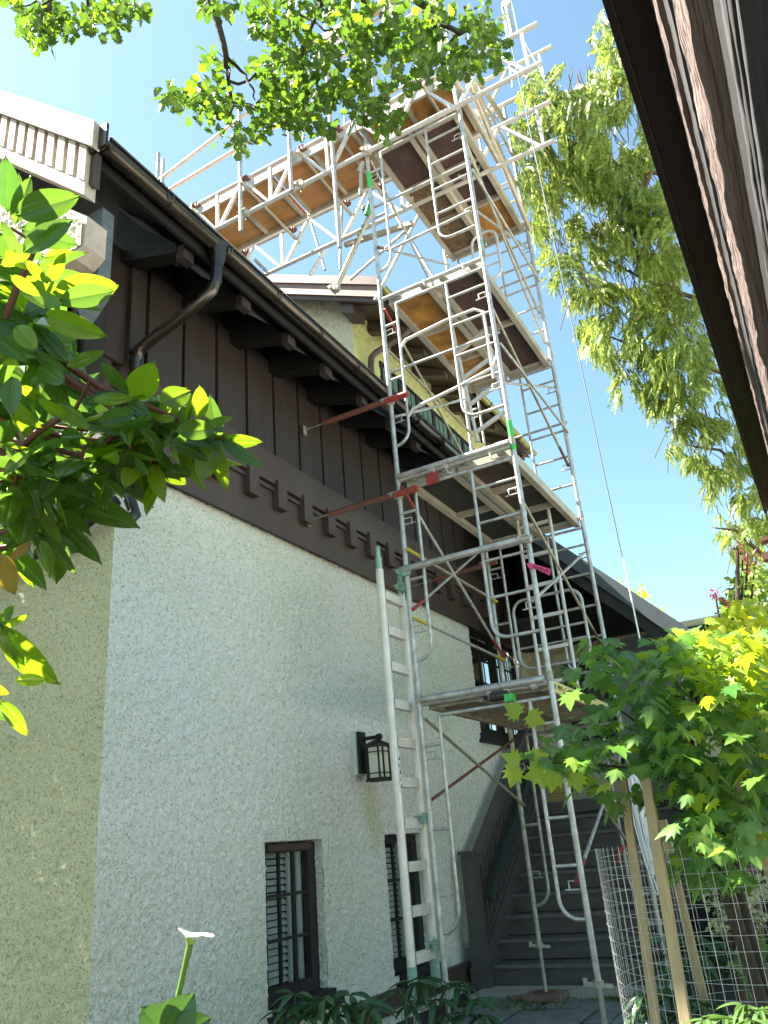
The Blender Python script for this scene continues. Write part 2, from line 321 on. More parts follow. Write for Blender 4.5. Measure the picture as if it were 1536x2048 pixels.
# reveals with rough edges and body behind
for (a,b,c,d) in holes:
    a+=WX0;b+=WX0
    for nm,o_,au_,lu_,nr in (('window_reveal',(b,WY,c),(0,1,0),.16,(-1,0,0)),('window_reveal',(a,WY,c),(0,1,0),.16,(1,0,0))):
        w=roughwall(nm,o_,au_,(0,0,1),nr,lu_,d-c,[],M_STUC,amp=.004); w.parent=house; w.matrix_parent_inverse=Matrix.Translation((-3.33,-3.6,0))
    w=roughwall('window_reveal',(a,WY,d),(1,0,0),(0,1,0),(0,0,-1),b-a,.16,[],M_STUC,amp=.004); w.parent=house; w.matrix_parent_inverse=Matrix.Translation((-3.33,-3.6,0))
q=MB()
for (x0,x1,z0,z1) in ((3.36,4.79,-.4,3.7),(5.54,6.48,-.4,3.7),(7.24,8.98,-.4,3.7),(10.77,11.0,-.4,3.7),(4.79,5.54,-.4,.34),(4.79,5.54,1.38,3.7),(6.48,7.24,-.4,.28),(6.48,7.24,1.39,3.7),(8.98,10.77,-.4,2.33)):
    q.box((x0,3.63,z0),(x1,3.78,z1))
hp(q,'wall_core',M_STUC)
hp(MB().box((3.4,4.3,-.4),(11,4.32,3.7)),'inner_wall',M_DARK)
hp(MB().box((3.4,3.8,3.66),(11,4.3,3.68)),'inner_ceiling',M_DARK)
# brown base board
hp(MB().box((5.75,3.545,.07),(7.85,3.59,.2)).box((5.75,3.53,.2),(7.85,3.59,.225)),'base_board',M_BROWN)
# timber bands
XE=11.0
hp(MB().box((3.30,3.55,3.68),(XE,3.64,4.12)).box((3.30,3.535,3.66),(XE,3.55,3.70)),'lower_band_board',M_BROWN)
hp(MB().box((3.29,3.525,4.123),(XE,3.63,4.37)),'upper_band_board',M_BROWN)
x=3.50
DX=.378
k=0
xx=4.56-DX*3
while xx<XE-.3:
    hp(MB().box((xx,3.485,3.88),(xx+.125,3.548,4.121)),'dentil_block',M_BROWN)
    hp(MB().box((xx+.127,3.525,4.03),(xx+DX-.002,3.548,4.06)).box((xx+.127,3.508,4.085),(xx+DX-.002,3.548,4.119)),'dentil_rail',M_BROWN)
    xx+=DX
xx=4.60-DX*4
while xx<XE-.3:
    hp(MB().box((xx+.03,3.545,4.373),(xx+DX-.005,3.575,5.3)),'cladding_board',M_BROWN2); xx+=DX
hp(MB().box((3.29,3.60,4.37),(XE,3.66,5.6)),'cladding_backing',M_BLACK)
# front face of the upper storey
q=MB(); q.box((3.28,3.5,3.70),(3.36,6.8,5.2)); q.add([(3.28,3.5,5.2),(3.28,6.8,5.2),(3.28,6.8,8.5),(3.36,3.5,5.2),(3.36,6.8,5.2),(3.36,6.8,8.5),],[(0,2,1),(3,4,5),(0,1,4,3),(0,3,5,2)])
hp(q,'front_cladding',M_BROWN2)
yy=3.62
while yy<6.2:
    hp(MB().box((3.245,yy,3.9),(3.278,yy+.06,min(7,5.15+(yy-3.6)*.9))),'batten',M_BROWN); yy+=.38
hp(MB().box((3.2,3.5,3.55),(3.3,6.6,3.78)),'front_band_board',M_BROWN)
hp(MB().tube([(3.24,3.49,3.35),(3.22,3.6,3.30),(3.22,3.85,3.205),(3.22,4.26,3.14),(3.22,5.2,3.08)],.035,10),'front_conduit',M_BLACK)
wf=hp(MB().box((3.2,4.1,4.45),(3.24,4.16,5.3)).box((3.2,4.8,4.45),(3.24,4.86,5.3)).box((3.2,4.16,4.45),(3.24,4.8,4.51)).box((3.2,4.16,5.24),(3.24,4.8,5.3)).box((3.205,4.46,4.51),(3.235,4.5,5.24)),'front_window_frame',M_GREYT)
sub(MB().box((3.225,4.16,4.5),(3.229,4.8,5.25)),'pane',mat('pale glass',(.55,.62,.66),.15),wf)
# main roof
PI=math.pi; sl_=.92
def roofz(y): return 5.16+(y-2.86)*sl_
RX0=2.36
hp(MB().prism([(2.86,roofz(2.86)),(7.2,roofz(7.2)),(7.2,roofz(7.2)+.1),(2.86,roofz(2.86)+.06)],RX0+.02,8.8),'roof',M_ROOFD)
hp(MB().prism([(2.92,5.14),(3.9,6.02),(3.9,5.99),(2.92,5.11)],RX0+.05,8.8),'soffit',M_BLACK)  # near-black colour carries the eave shade
hp(MB().prism([(7.2,roofz(7.2)),(11.5,roofz(7.2)-4*.92),(11.5,roofz(7.2)-4*.92+.1),(7.2,roofz(7.2)+.1)],RX0+.02,8.8),'far_roof_slope',M_ROOFD)
# rafters with square ends
bx=[3.20,3.82,4.39,4.93,5.53,6.08,6.62,7.2,7.8,8.4]
for i,b in enumerate(bx):
    hp(MB().prism([(3.03,5.02),(3.6,5.20),(3.6,5.7),(3.36,5.4),(3.03,5.09)],b,b+.12),'rafter',M_BLACK)  # rafter blackened for eave shade; only the lit end block stays brown
    hp(MB().box((b+.005,2.965,4.955),(b+.105,3.028,5.065)),'rafter_end_block',M_BROWN2)
# gutter (half round), brackets, fascia
prof=[]
for a in np.linspace(PI,2*PI,9): prof.append((2.84+.062*math.cos(a),5.13+.062*math.sin(a)))
for a in np.linspace(2*PI,PI,9): prof.append((2.84+.056*math.cos(a),5.135+.056*math.sin(a)))
q=MB(); q.prism(prof,RX0+.02,8.78); q.tube([(RX0+.02,2.776,5.135),(8.78,2.776,5.135)],.009,8)
q.sm=[True]*len(q.sm); gut=hp(q,'gutter',M_GUT)
xx=2.9
while xx<8.6:
    q=MB(); q.tube([(xx,2.84+.067*math.cos(a),5.13+.067*math.sin(a)) for a in np.linspace(PI,2*PI,9)],.007,6); q.box((xx-.05,2.772,5.06),(xx-.045,2.78,5.14)); sub(q,'gutter_clip',M_GUT,gut); xx+=.58
hp(MB().box((RX0+.02,2.905,5.02),(8.78,2.93,5.17)),'fascia_board',M_BLACK)
hp(MB().box((RX0-.02,2.77,5.05),(RX0+.0,2.93,5.22)),'gutter_end_cap',M_GUT)
# downpipe
q=MB(); q.tube([(3.40,2.84,5.12),(3.40,2.84,5.0),(3.39,2.84,4.94)],[.075,.05,.042],12)
q.tube([(3.39,2.84,4.95),(3.385,2.84,4.82),(3.375,2.87,4.74),(3.35,2.96,4.66),(3.33,3.37,4.52),(3.325,3.45,4.48),(3.32,3.48,4.40),(3.32,3.48,3.4),(3.30,3.40,3.25),(3.26,3.42,3.2)],.04,12)
dp=hp(q,'downpipe',M_GUT)
for z in (4.3,4.46): sub(MB().tube([(3.32,3.48,z-.012),(3.32,3.48,z+.012)],.047,12),'pipe_collar',M_GUT,dp)
# front rake: fascia, slats, lower board
def rk(y,off): return roofz(y)+off
def rakeboard(name,x0,x1,y0,y1,o0,o1,m): return hp(MB().prism([(y0,rk(y0,o0)),(y1,rk(y1,o0)),(y1,rk(y1,o1)),(y0,rk(y0,o1))],x0,x1),name,m)
rakeboard('rake_fascia',2.30,2.355,2.83,7.2,-.10,.10,M_SLATW)
rakeboard('rake_backing_board',2.36,2.40,2.86,7.2,-.36,-.101,M_BROWN)
rakeboard('rake_lower_board',2.33,2.41,2.90,7.2,-.46,-.361,M_SLATW)
yy=2.90
while yy<6.8:
    hp(MB().prism([(yy,rk(yy,-.36)),(yy+.062,rk(yy+.062,-.36)),(yy+.062,rk(yy+.062,-.105)),(yy,rk(yy,-.105))],2.322,2.357),'rake_slat',M_SLATW); yy+=.098
# stucco bracket box under the rake + beam
q=roughwall('bracket_stucco_face',(2.40,2.98,4.47),(0,1,0),(0,0,1),(-1,0,0),1.4,.95,[],M_STUCC,amp=.004,topf=lambda u:.19+u*.9); q.parent=house; q.matrix_parent_inverse=Matrix.Translation((-3.33,-3.6,0))
hp(MB().prism([(2.96,4.47),(3.04,4.42),(4.38,4.42),(4.38,5.9),(2.96,4.68)],2.412,2.56),'bracket_body',M_SLATW)
hp(MB().prism([(3.02,4.28),(3.14,4.16),(3.3,4.5),(3.3,4.9),(3.02,4.9)],2.57,2.66),'bracket_post',M_GREYT)
# lower and stair windows
def window(x0,x1,z0,z1,cols,rowsn,blinds=True,lattice=False,topred=False):
    fr=MB(); t=.05; y=3.665
    fr.box((x0,y,z0),(x0+t,y+.05,z1)).box((x1-t,y,z0),(x1,y+.05,z1)).box((x0+t,y,z1-t*1.2),(x1-t,y+.05,z1)).box((x0+t,y,z0),(x1-t,y+.05,z0+t*1.6))
    f=hp(fr,'window',M_BLACK)
    iw=(x1-x0-2*t)/cols; ih=(z1-z0-2.8*t)/rowsn
    for c in range(1,cols):
        sub(MB().box((x0+t+c*iw-.011,y+.012,z0+t*1.6),(x0+t+c*iw+.011,y+.034,z1-t*1.2)),'muntin',M_BLACK,f)
    for r in range(1,rowsn):
        sub(MB().box((x0+t,y+.013,z0+t*1.6+r*ih-.010),(x1-t,y+.033,z0+t*1.6+r*ih+.010)),'muntin',M_BLACK,f)
    for c in range(cols):
        for r in range(rowsn):
            sub(MB().box((x0+t+c*iw+.005,y+.02,z0+t*1.6+r*ih+.005),(x0+t+(c+1)*iw-.005,y+.024,z0+t*1.6+(r+1)*ih-.005)),'pane',M_GLASS,f)
    if blinds:
        z=z0+.1
        while z<z1-.07:
            M=Matrix.Translation((0,y+.10,z))@Matrix.Rotation(math.radians(48),4,'X')
            sub(MB().box((x0+.03,-.021,-.0015),(x0+.03+(x1-x0)*.62,.021,.0015),M),'blind_slat',M_WHITE,f); 
            sub(MB().box((x0+.06+(x1-x0)*.62,-.017,-.0015),(x1-.10,.017,.0015),M),'blind_slat',M_WHITE,f); z+=.044
        sub(MB().box((x1-.09,y+.07,z0+.05),(x1-.04,y+.09,z1-.05)).box((x0+.02+(x1-x0)*.62,y+.07,z0+.05),(x0+.05+(x1-x0)*.62,y+.09,z1-.05)),'shutter_stile',M_WHITE,f)
    return f
f1=window(4.86,5.47,.38,1.345,3,3)
hp(MB().box((4.80,3.49,.28),(5.56,3.66,.325)).box((4.86,3.53,.327),(5.52,3.67,.38)),'window_sill',M_BLACK)
hp(MB().box((4.92,3.655,1.30),(5.46,3.664,1.345)),'window_head',M_BROWN)
hp(MB().box((5.47,3.665,.38),(5.52,3.72,1.345)),'window_jamb',M_BLACK)
f2=window(6.56,7.17,.31,1.355,3,3)
hp(MB().box((6.52,3.49,.21),(7.28,3.66,.255)).box((6.58,3.53,.257),(7.24,3.67,.31)),'window_sill',M_BLACK)
hp(MB().box((7.17,3.665,.31),(7.22,3.72,1.355)),'window_jamb',M_BLACK)
f3=window(9.02,9.86,2.42,3.70,2,4,False); f4=window(9.90,10.72,2.42,3.70,2,4,False)
for k in range(3):
    for f,x0 in ((f3,9.1),(f4,9.98)):
        q=MB(); 
        for i in range(5): q.box((x0+k*.24+i*.045,3.76+.012*(i%2),2.5),(x0+k*.24+i*.045+.04,3.765+.012*(i%2),3.66))
        sub(q,'curtain',M_GREYC,f)
hp(MB().box((8.92,3.50,2.30),(10.85,3.66,2.34)).box((8.96,3.53,2.342),(10.8,3.67,2.41)),'window_sill',M_BLACK)
# ---- upper gable block
UX=8.3; UY=4.5
def up(mb,name,m): return hp(mb,name,m)
w=roughwall('upper_side_wall',(UX,UY,6.4),(1,0,0),(0,0,1),(0,-1,0),5.5,2.3,[(.75,4.4,1.15,1.52)],M_STUCU,step=.03,amp=.008); w.parent=house; w.matrix_parent_inverse=Matrix.Translation((-3.33,-3.6,0))
w=roughwall('upper_gable_wall',(UX,UY,6.4),(0,1,0),(0,0,1),(-1,0,0),4,4,[],M_STUCC,step=.03,amp=.008,topf=lambda u:2.2+u*.48); w.parent=house; w.matrix_parent_inverse=Matrix.Translation((-3.33,-3.6,0))
hp(MB().box((9.0,4.6,7.4),(12.9,4.62,8.1)),'upper_window_backing',M_DARK)
# strip of leaded windows
for i in range(6):
    x0=9.07+i*.6
    f=hp(MB().box((x0,4.49,7.55),(x0+.05,4.54,7.92)).box((x0+.55,4.49,7.55),(x0+.598,4.54,7.92)).box((x0+.05,4.49,7.55),(x0+.55,4.54,7.59)).box((x0+.05,4.49,7.88),(x0+.55,4.54,7.92)),'window',M_BLACK)
    for j in range(1,3): sub(MB().box((x0+.05+j*.166-.008,4.505,7.59),(x0+.05+j*.166+.008,4.52,7.88)),'muntin',M_BLACK,f)
    for j in range(3): sub(MB().box((x0+.055+j*.166,4.512,7.6),(x0+.21+j*.166,4.515,7.87)),'pane',mat('green tinted glass',(.16,.26,.22),.12) if (i==0 and j==0) else bpy.data.materials['green tinted glass'],f)
uz=lambda y:8.22+(y-3.84)*.484
hp(MB().prism([(3.84,uz(3.84)),(8.5,uz(8.5)),(8.5,uz(8.5)+.07),(3.84,uz(3.84)+.07)],7.93,14.2),'upper_roof',M_BRM)
def ur(name,x0,x1,y0,y1,o0,o1,m): return hp(MB().prism([(y0,uz(y0)+o0),(y1,uz(y1)+o0),(y1,uz(y1)+o1),(y0,uz(y0)+o1)],x0,x1),name,m)
ur('upper_rake_flashing',7.84,7.925,3.80,8.4,-.02,.12,M_BRM)
ur('upper_rake_fascia',7.87,7.93,3.84,8.4,-.20,-.021,mat('pale brown fascia',(.24,.15,.115),.5,var=.2))
ur('upper_rake_molding',7.90,7.96,3.86,8.4,-.27,-.201,M_BROWN)
hp(MB().prism([(3.9,8.17),(4.5,8.46),(4.5,8.43),(3.9,8.14)],7.97,14.1),'upper_soffit',M_BROWN)
for i in range(9):
    x0=8.02+i*.72
    hp(MB().prism([(3.95,8.03),(4.5,8.24),(4.5,8.42),(3.95,8.13)],x0,x0+.14),'upper_rafter_end',M_BROWN)
for y0,s in ((4.30,.0),):
    hp(MB().prism([(y0,uz(y0)-.42),(y0+.2,uz(y0)-.32),(y0+.2,uz(y0)-.1),(y0,uz(y0)-.2)],7.98,8.3),'upper_gable_bracket',M_BROWN)
prof=[]
for a in np.linspace(PI,2*PI,9): prof.append((3.80+.06*math.cos(a),8.2+.06*math.sin(a)))
for a in np.linspace(2*PI,PI,9): prof.append((3.80+.052*math.cos(a),8.205+.052*math.sin(a)))
ug=hp(MB().prism(prof,7.92,14.1),'upper_gutter',mat('olive gutter',(.28,.27,.07),.35,metal=.4))
for i in range(12): sub(MB().tube([(8.2+i*.5,3.80+.066*math.cos(a),8.2+.066*math.sin(a)) for a in np.linspace(PI,2*PI,7)],.01,5),'gutter_clip',M_GUT,ug)
q=MB(); q.tube([(8.75,3.8,8.15),(8.74,3.82,8.0),(8.7,3.95,7.9),(8.62,4.33,7.75),(8.6,4.40,7.68),(8.6,4.42,7.55),(8.6,4.42,6.5)],.045,12); hp(q,'upper_downpipe',M_BRM)
# ---- right wing gable over the stairs
XR=8.9
lz=lambda y:3.02+(y-1.02)*1.045
q=MB().prism([(.95,lz(.95)-.02),(5.0,lz(5.0)-.02),(5.0,lz(5.0)+.05),(.95,lz(.95)+.05)],XR,14)
wing=thing('porch_wing','low wing behind the stairs with dark sloping gable roof, cream wall and grey door','house wing',(11,2,0))
def wp(mb,name,m,**t):
    o=mb.build(name,m,**t); o.parent=wing; o.matrix_parent_inverse=Matrix.Translation((-11,-2,0)); return o
wp(q,'roof',M_ROOFD)
wp(MB().prism([(.93,lz(.93)-.16),(5.0,lz(5)-.16),(5.0,lz(5)+.06),(.93,lz(.93)+.06)],XR-.05,XR-.002),'barge_board',mat('slate blue metal edge',(.06,.08,.09),.5,var=.2))
wp(MB().prism([(.95,lz(.95)-.34),(5.0,lz(5)-.34),(5.0,lz(5)-.162),(.95,lz(.95)-.162)],XR+.0,XR+.05),'inner_barge_board',M_BLACK)
wp(MB().box((XR+.3,1.75,3.66),(11,3.5,3.70)),'porch_ceiling',M_BLACK)
w=roughwall('porch_wall',(11,.9,1.4),(0,1,0),(0,0,1),(-1,0,0),2.7,2.3,[(.65,1.51,.24,2.2)],M_STUCC,step=.04,amp=.008); w.parent=wing; w.matrix_parent_inverse=Matrix.Translation((-11,-2,0))
wp(MB().prism([(1.6,3.71),(4.4,3.71),(4.4,lz(4.4)-.05),(1.72,lz(1.72)-.05)],10.98,11.1),'gable_cladding',M_BLACK)
wp(MB().box((10.93,.75,1.64),(10.97,1.5,3.6)).box((10.93,2.42,1.64),(10.97,2.5,3.6)),'door_frame',M_BLACK)
dr=wp(MB().box((10.95,1.55,1.64),(10.985,2.41,3.6)),'door',M_DOOR)
wp(MB().box((10.94,2.55,2.4),(10.985,3.0,3.4)),'porch_window',mat('dark glass',(.03,.04,.045),.08))
wp(MB().box((10.9,3.02,2.4),(10.96,3.06,3.4)).box((10.9,2.5,2.4),(10.96,2.54,3.4)).box((10.9,2.54,2.36),(10.96,3.02,2.41)),'porch_window_frame',M_BLACK)
wp(MB().box((10.0,.0,1.48),(11,3.58,1.61)),'deck',M_DARKB)
wp(MB().box((9.95,.2,-.2),(10.0,2.0,1.6)),'deck_skirt',M_BLACK)
# lattice screen
la=thing('lattice_screen','brown slatted timber screen on the deck right of the door','screen',(10.4,1.3,1.6))
for i in range(16): 
    MB().box((-.01,-.32+i*.04,0),(.01,-.30+i*.04,.95)).build('slat',M_LATT,la)
MB().box((-.025,-.36,.95),(.025,.34,1.0)).box((-.025,-.36,-.02),(.025,.34,.0)).build('rail',M_LATT,la)
MB().box((-.03,-.44,-.02),(.03,-.37,1.1)).build('post',M_BLACK,la)
# ------------------------------------------------------------------ STAIRS
M_TREAD=mat('lighter stair tread paint',(.17,.155,.15),.5,var=.4,scale=7,bump=.2,bscale=40)  # treads painted lighter than the risers
st=thing('porch_stairs','dark painted timber staircase with closed risers climbing to the porch','stairs',(7.95,2.6,0))
Y0,Y1=1.7,3.36
def sp(mb,name,m,**t):
    o=mb.build(name,m,**t); o.parent=st; o.matrix_parent_inverse=Matrix.Translation((-7.95,-2.6,0)); return o
for k in range(9):
    x=7.96+k*.263; z=k*.18
    sp(MB().box((x,Y0,z+.001),(x+.02,Y1,z+.15)),'riser',M_DARKB)
    sp(MB().box((x-.03,Y0,z+.151),(x+.262,Y1,z+.18)),'tread',M_TREAD)
sp(MB().prism([(7.97,.0),(10.3,.0),(10.3,1.6),(7.97,.02)],Y0+.01,Y1-.01,axis=1),'stair_carcass',M_BLACK)
sp(MB().prism([(7.86,0),(8.2,0),(10.3,1.45),(10.3,1.92),(10.0,1.72),(7.86,.28)],Y1+.002,Y1+.05,axis=1),'stringer',M_DARKB)
sp(MB().prism([(7.86,0),(8.2,0),(10.3,1.45),(10.3,1.9),(10.0,1.7),(7.86,.26)],Y0-.05,Y0-.002,axis=1),'stringer',M_DARKB)
def newel(x,y,z,h):
    n=sp(MB().box((x-.065,y-.065,z),(x+.065,y+.065,z+h)),'newel_post',M_DARKB)
    sub(MB().box((x-.085,y-.085,z+h+.001),(x+.085,y+.085,z+h+.035)),'newel_cap',M_DARKB,n)
    sub(MB().box((x-.08,y-.08,z),(x+.08,y+.08,z+.18)),'newel_base',M_DARKB,n)
newel(7.85,3.42,0,1.14); newel(10.15,3.42,1.6,1.05); newel(10.15,1.66,1.6,1.05)
def rail(y,o):
    sp(MB().prism([(7.92,.98+o),(10.1,2.52+o),(10.1,2.62+o),(7.92,1.08+o)],y-.05,y+.05,axis=1),'handrail',M_DARKB)
    sp(MB().prism([(7.92,.25),(10.1,1.79),(10.1,1.88),(7.92,.34)],y-.03,y+.03,axis=1),'bottom_rail',M_DARKB)
    x=8.0
    while x<10.05:
        zz=.3+(x-7.92)*.7064
        sp(MB().box((x,y-.018,zz+.03),(x+.036,y+.018,zz+.72+o)),'baluster',M_DARKB); x+=.11
rail(3.42,0)
q=MB(); q.bar((7.95,3.30,.74),(10.1,3.30,2.28),.045,.09); sp(q,'grab_rail',mat('green black paint',(.03,.05,.045),.4))
# broom on the deck
br=thing('broom','straw broom standing bristles down on the deck above the stairs','broom',(10.5,3.27,1.61))
MB().prism([(-.12,0),(.10,0),(.07,.2),(.02,.36),(-.03,.36),(-.09,.2)],-.03,.03,axis=0).build('bristle_head',M_STRAW,br)
for z in (.12,.2): MB().box((-.032,-.105,z),(.032,.09,z+.008)).build('stitching',M_RED,br)
MB().tube([(0,0,.34),(.25,.12,1.25)],.013,8).build('handle',M_WOOD,br)
# iron ornament beside the broom
io=thing('iron_ornament','small black scrolled iron ornament beside the broom','ornament',(10.42,3.07,1.61))
MB().tube([(0,0,0),(0,.02,.08),(0,.06,.14),(0,.03,.2),(0,-.02,.18),(0,-.02,.12)],.012,6).build('scroll',M_BLACK,io)
MB().tube([(0,-.05,.0),(0,.05,.0),(0,.07,.05)],.012,6).build('foot',M_BLACK,io)
# ------------------------------------------------------------------ wall lantern
ln=thing('wall_lantern','black craftsman wall lantern with cream glass on the stucco wall','lantern',(6.13,3.6,2.0))
MB().box((-.075,-.035,-.16),(.075,-.002,.20)).build('mounting_block',mat('pale mount paint',(.6,.66,.56),.7),ln)
MB().box((-.055,-.065,-.15),(.055,-.036,.19)).build('back_plate',M_BLACK,ln)
MB().tube([(0,-.06,.13),(0,-.21,.13)],.016,10).tube([(0,-.21,.13),(0,-.245,.13)],.026,10).tube([(0,-.20,.13),(0,-.20,.1)],.012,8).build('arm',M_BLACK,ln)
LY=-.20
def hexa(r,z,fx=1): return [(r*math.cos(a)*fx,LY+r*math.sin(a),z) for a in [PI/8+i*PI/4 for i in range(8)]]
def sqo(w,c,z): return [(s*x,LY+t*y,z) for s,t,x,y in ((1,-1,w-c,w),(1,-1,w,w-c),(1,1,w,w-c),(1,1,w-c,w),(-1,1,w-c,w),(-1,1,w,w-c),(-1,-1,w,w-c),(-1,-1,w-c,w))]
def frust(mb,a,b): mb.add(a+b,[tuple(range(7,-1,-1)),tuple(range(8,16))]+[(i,(i+1)%8,(i+1)%8+8,i+8) for i in range(8)]); return mb
q=MB(); frust(q,sqo(.10,.035,.045),sqo(.10,.035,.065)); frust(q,sqo(.098,.035,.066),sqo(.03,.01,.105)); q.build('roof_cap',M_BLACK,ln)
frust(MB(),sqo(.098,.035,-.225),sqo(.088,.03,-.20)).build('base_ring',M_BLACK,ln)
q=MB(); 
for (x,y,z) in sqo(.08,.028,0): q.box((x-.006,y-.006,-.2),(x+.006,y+.006,.045))
q.build('cage_bar',M_BLACK,ln)
for zz in (-.165,.005):
    r=sqo(.084,.03,zz); q=MB()
    for i in range(8): q.bar(r[i],r[(i+1)%8],.006,.008)
    q.build('cage_ring',M_BLACK,ln)
r0=sqo(.074,.026,-.199);r1=sqo(.074,.026,.044)
for i in range(8):
    MB().add([r0[i],r0[(i+1)%8],r1[(i+1)%8],r1[i]]+[(p[0]*.96,LY+(p[1]-LY)*.96,p[2]) for p in (r0[i],r0[(i+1)%8],r1[(i+1)%8],r1[i])],[(0,1,2,3),(7,6,5,4),(0,4,5,1),(3,2,6,7)]).build('glass_pane',M_LAMPG,ln)
# ------------------------------------------------------------------ SCAFFOLD
XN,XF=5.47,7.36; YO,YI=1.63,2.65
TB=[.42,2.26,4.10,5.94,7.78]
tower=thing('scaffold_tower','tall galvanised scaffold tower with bridge truss standing against the house','scaffold',(XN,YO,0))
TI=Matrix.Translation((-XN,-YO,0))
def tp(mb,name,m,par=None,**t):
    o=mb.build(name,m,**t)
    if par is None: o.parent=tower; o.matrix_parent_inverse=TI.copy()
    else: o.parent=par
    return o
R=.0205
def make_frame(wide,m):
    f=MB().tube([(0,0,0),(0,0,1.84)],R,12).tube([(0,1.02,0),(0,1.02,1.84)],R,12)
    f.tube([(0,.02,1.80),(0,1.0,1.80)],R,12)
    f=f.build('scaffold_frame',m); ch=[]
    yo=wide; yi=.87
    def c(mb,n): o=mb.build(n,m,f); ch.append(o)
    r2=.0138
    bow=[(0,.0,.33)]+[(0,yo-.12+.12*math.sin(a),.45-.12*math.cos(a)) for a in np.linspace(0,PI/2,6)]+[(0,yo,1.70)]
    c(MB().tube(bow,r2,8),'ladder_stile')
    bow=[(0,1.02,.28)]+[(0,yi+.13-.13*math.sin(a),.42-.14*math.cos(a)) for a in np.linspace(0,PI/2,6)]+[(0,yi,1.70)]
    c(MB().tube(bow,r2,8),'ladder_stile')
    c(MB().tube([(0,yo,1.70),(0,yi,1.70)],r2,8).tube([(0,0,1.70),(0,yo,1.70)],r2,8),'top_rail')
    for z in (.64,.93,1.24,1.53): c(MB().tube([(0,0,z),(0,yo,z)],.0118,8),'rung')
    for z in (.93,1.5): c(MB().tube([(0,yi,z),(0,1.02,z)],.013,8),'rung')
    for y,z in ((0,.55),(0,1.45),(1.02,.55),(1.02,1.45)):   # brace locks
        s=1 if y==0 else -1
        c(MB().tube([(.0,y+s*.02,z),(0,y+s*.09,z),(0,y+s*.09,z-.05)],.006,6).tube([(.0,y+s*.02,z-.05),(0,y+s*.12,z-.05)],.006,6),'brace_lock')
    c(MB().tube([(0,yo,.75)]+[(0,yo+.03+.03*math.cos(a),.75+.03*math.sin(a)) for a in np.linspace(PI,3*PI-1.4,9)],.005,6),'hook')
    return f,ch
def put_frame(proto,x,z):
    f,ch=proto; c=f.copy(); COL.objects.link(c); c.parent=tower; c.location=(x-XN,0,z)
    for k in ch:
        d=k.copy(); COL.objects.link(d); d.parent=c
    return c
pn=make_frame(.17,M_GALV); pw=make_frame(.37,M_GALV); pd=make_frame(.17,M_GALVD)
f0=put_frame(pn,XN,TB[0]); 
for z in TB[1:]: put_frame(pw,XN,z)
put_frame(pd,XF,TB[0])
for z in TB[1:]: put_frame(pw,XF,z)
for f,ch in (pn,pw,pd):
    for k in ch: bpy.data.objects.remove(k)
    bpy.data.objects.remove(f)
# joint sleeves
for x in (XN,XF):
    for y in (YO,YI):
        for z in TB[1:]: tp(MB().tube([(x,y,z-.035),(x,y,z+.035)],.0255,12),'joint_collar',M_GALVD)
# base jacks
def jack(x,y,zt,zb,plate=True):
    q=MB(); 
    zz=zb; pts=[];rs=[]
    while zz<zt+.02: pts+= [(x,y,zz),(x,y,zz+.006)]; rs+=[.0185,.0145]; zz+=.012
    q.tube(pts,rs,8); j=tp(q,'base_jack',M_GALVD)
    sub(MB().tube([(x,y,zt-.04),(x,y,zt)],.034,8).bar((x-.02,y+.085,zt-.015),(x+.02,y-.085,zt-.035),.028,.022).tube([(x+.0,y+.08,zt-.03),(x+.0,y+.08,zt+.012)],.016,6),'wing_nut',M_GALVD,j)
    if plate: sub(MB().box((x-.08,y-.08,zb-.008),(x+.08,y+.08,zb)),'foot_plate',M_RUST,j)
jack(XN,YO,TB[0],-.02);jack(XN,YI,TB[0],-.02);jack(XF,YI,TB[0],.06);jack(XF,YO,.56,.02)
bl=thing('timber_block','reddish timber block under the scaffold foot on the flagstones','block',(7.36,2.65,0))
MB().box((-.13,-.16,.002),(.13,.16,.052)).build('block_body',M_BLOCK,bl)
MB().box((-.06,-.02,.002),(.02,.3,.03)).build('shim',M_BLOCK,bl)
# cross braces
def brace(y,za,zb,m=M_GALVY,ends=None,x0=XN,x1=XF):
    o=-.035 if y<2 else .035
    b=tp(MB().tube([(x0,y+o,za),(x1,y+o,zb)],.0125,8),'cross_brace',m)
    d=Vector((x1-x0,0,zb-za)).normalized()
    for e,cm in (ends or []):
        p=Vector((x0,y+o,za)) if e==0 else Vector((x1,y+o,zb)); s=1 if e==0 else -1
        sub(MB().tube([p-d*s*.02,p+d*s*.26],.0145,8),'painted_end',cm,b)
    return b
Yb=YI-.07
brace(Yb,2.11,1.52,M_GALVY); brace(Yb,1.55,2.10,M_RUST)
brace(Yb,3.98,2.87,M_GALV,[(0,M_RED),(1,M_RED)]); brace(Yb,2.95,4.04,M_GALV,[(0,M_RED)])
brace(Yb,2.87,2.84,M_GALV,[(0,M_YEL),(1,M_YEL)]); brace(Yb,3.44,3.43,M_GALVY,[(0,M_YEL),(1,M_YEL)])
brace(Yb,5.77,4.68,M_GALVY,[(0,M_RED)]); brace(Yb,5.33,5.30,M_GALVY); brace(Yb,4.66,5.76,M_GALV)
brace(Yb,7.6,6.5,M_GALV); brace(Yb,6.5,7.6,M_GALV,[(0,M_RUST)])
brace(Yb,9.4,8.35,M_GALVY); brace(Yb,8.35,9.4,M_GALVY)
Yo=YO+.07
for i,z in enumerate(TB):
    a,b=z+1.45,z+.55
    brace(Yo,a,b,M_GALVY,[(1,M_RUST)] if i in(1,2) else None); 
    brace(Yo,b,a,M_GALV,[(0,M_RED)] if i==0 else None)
brace(Yo,7.55,6.1,M_GALVY)
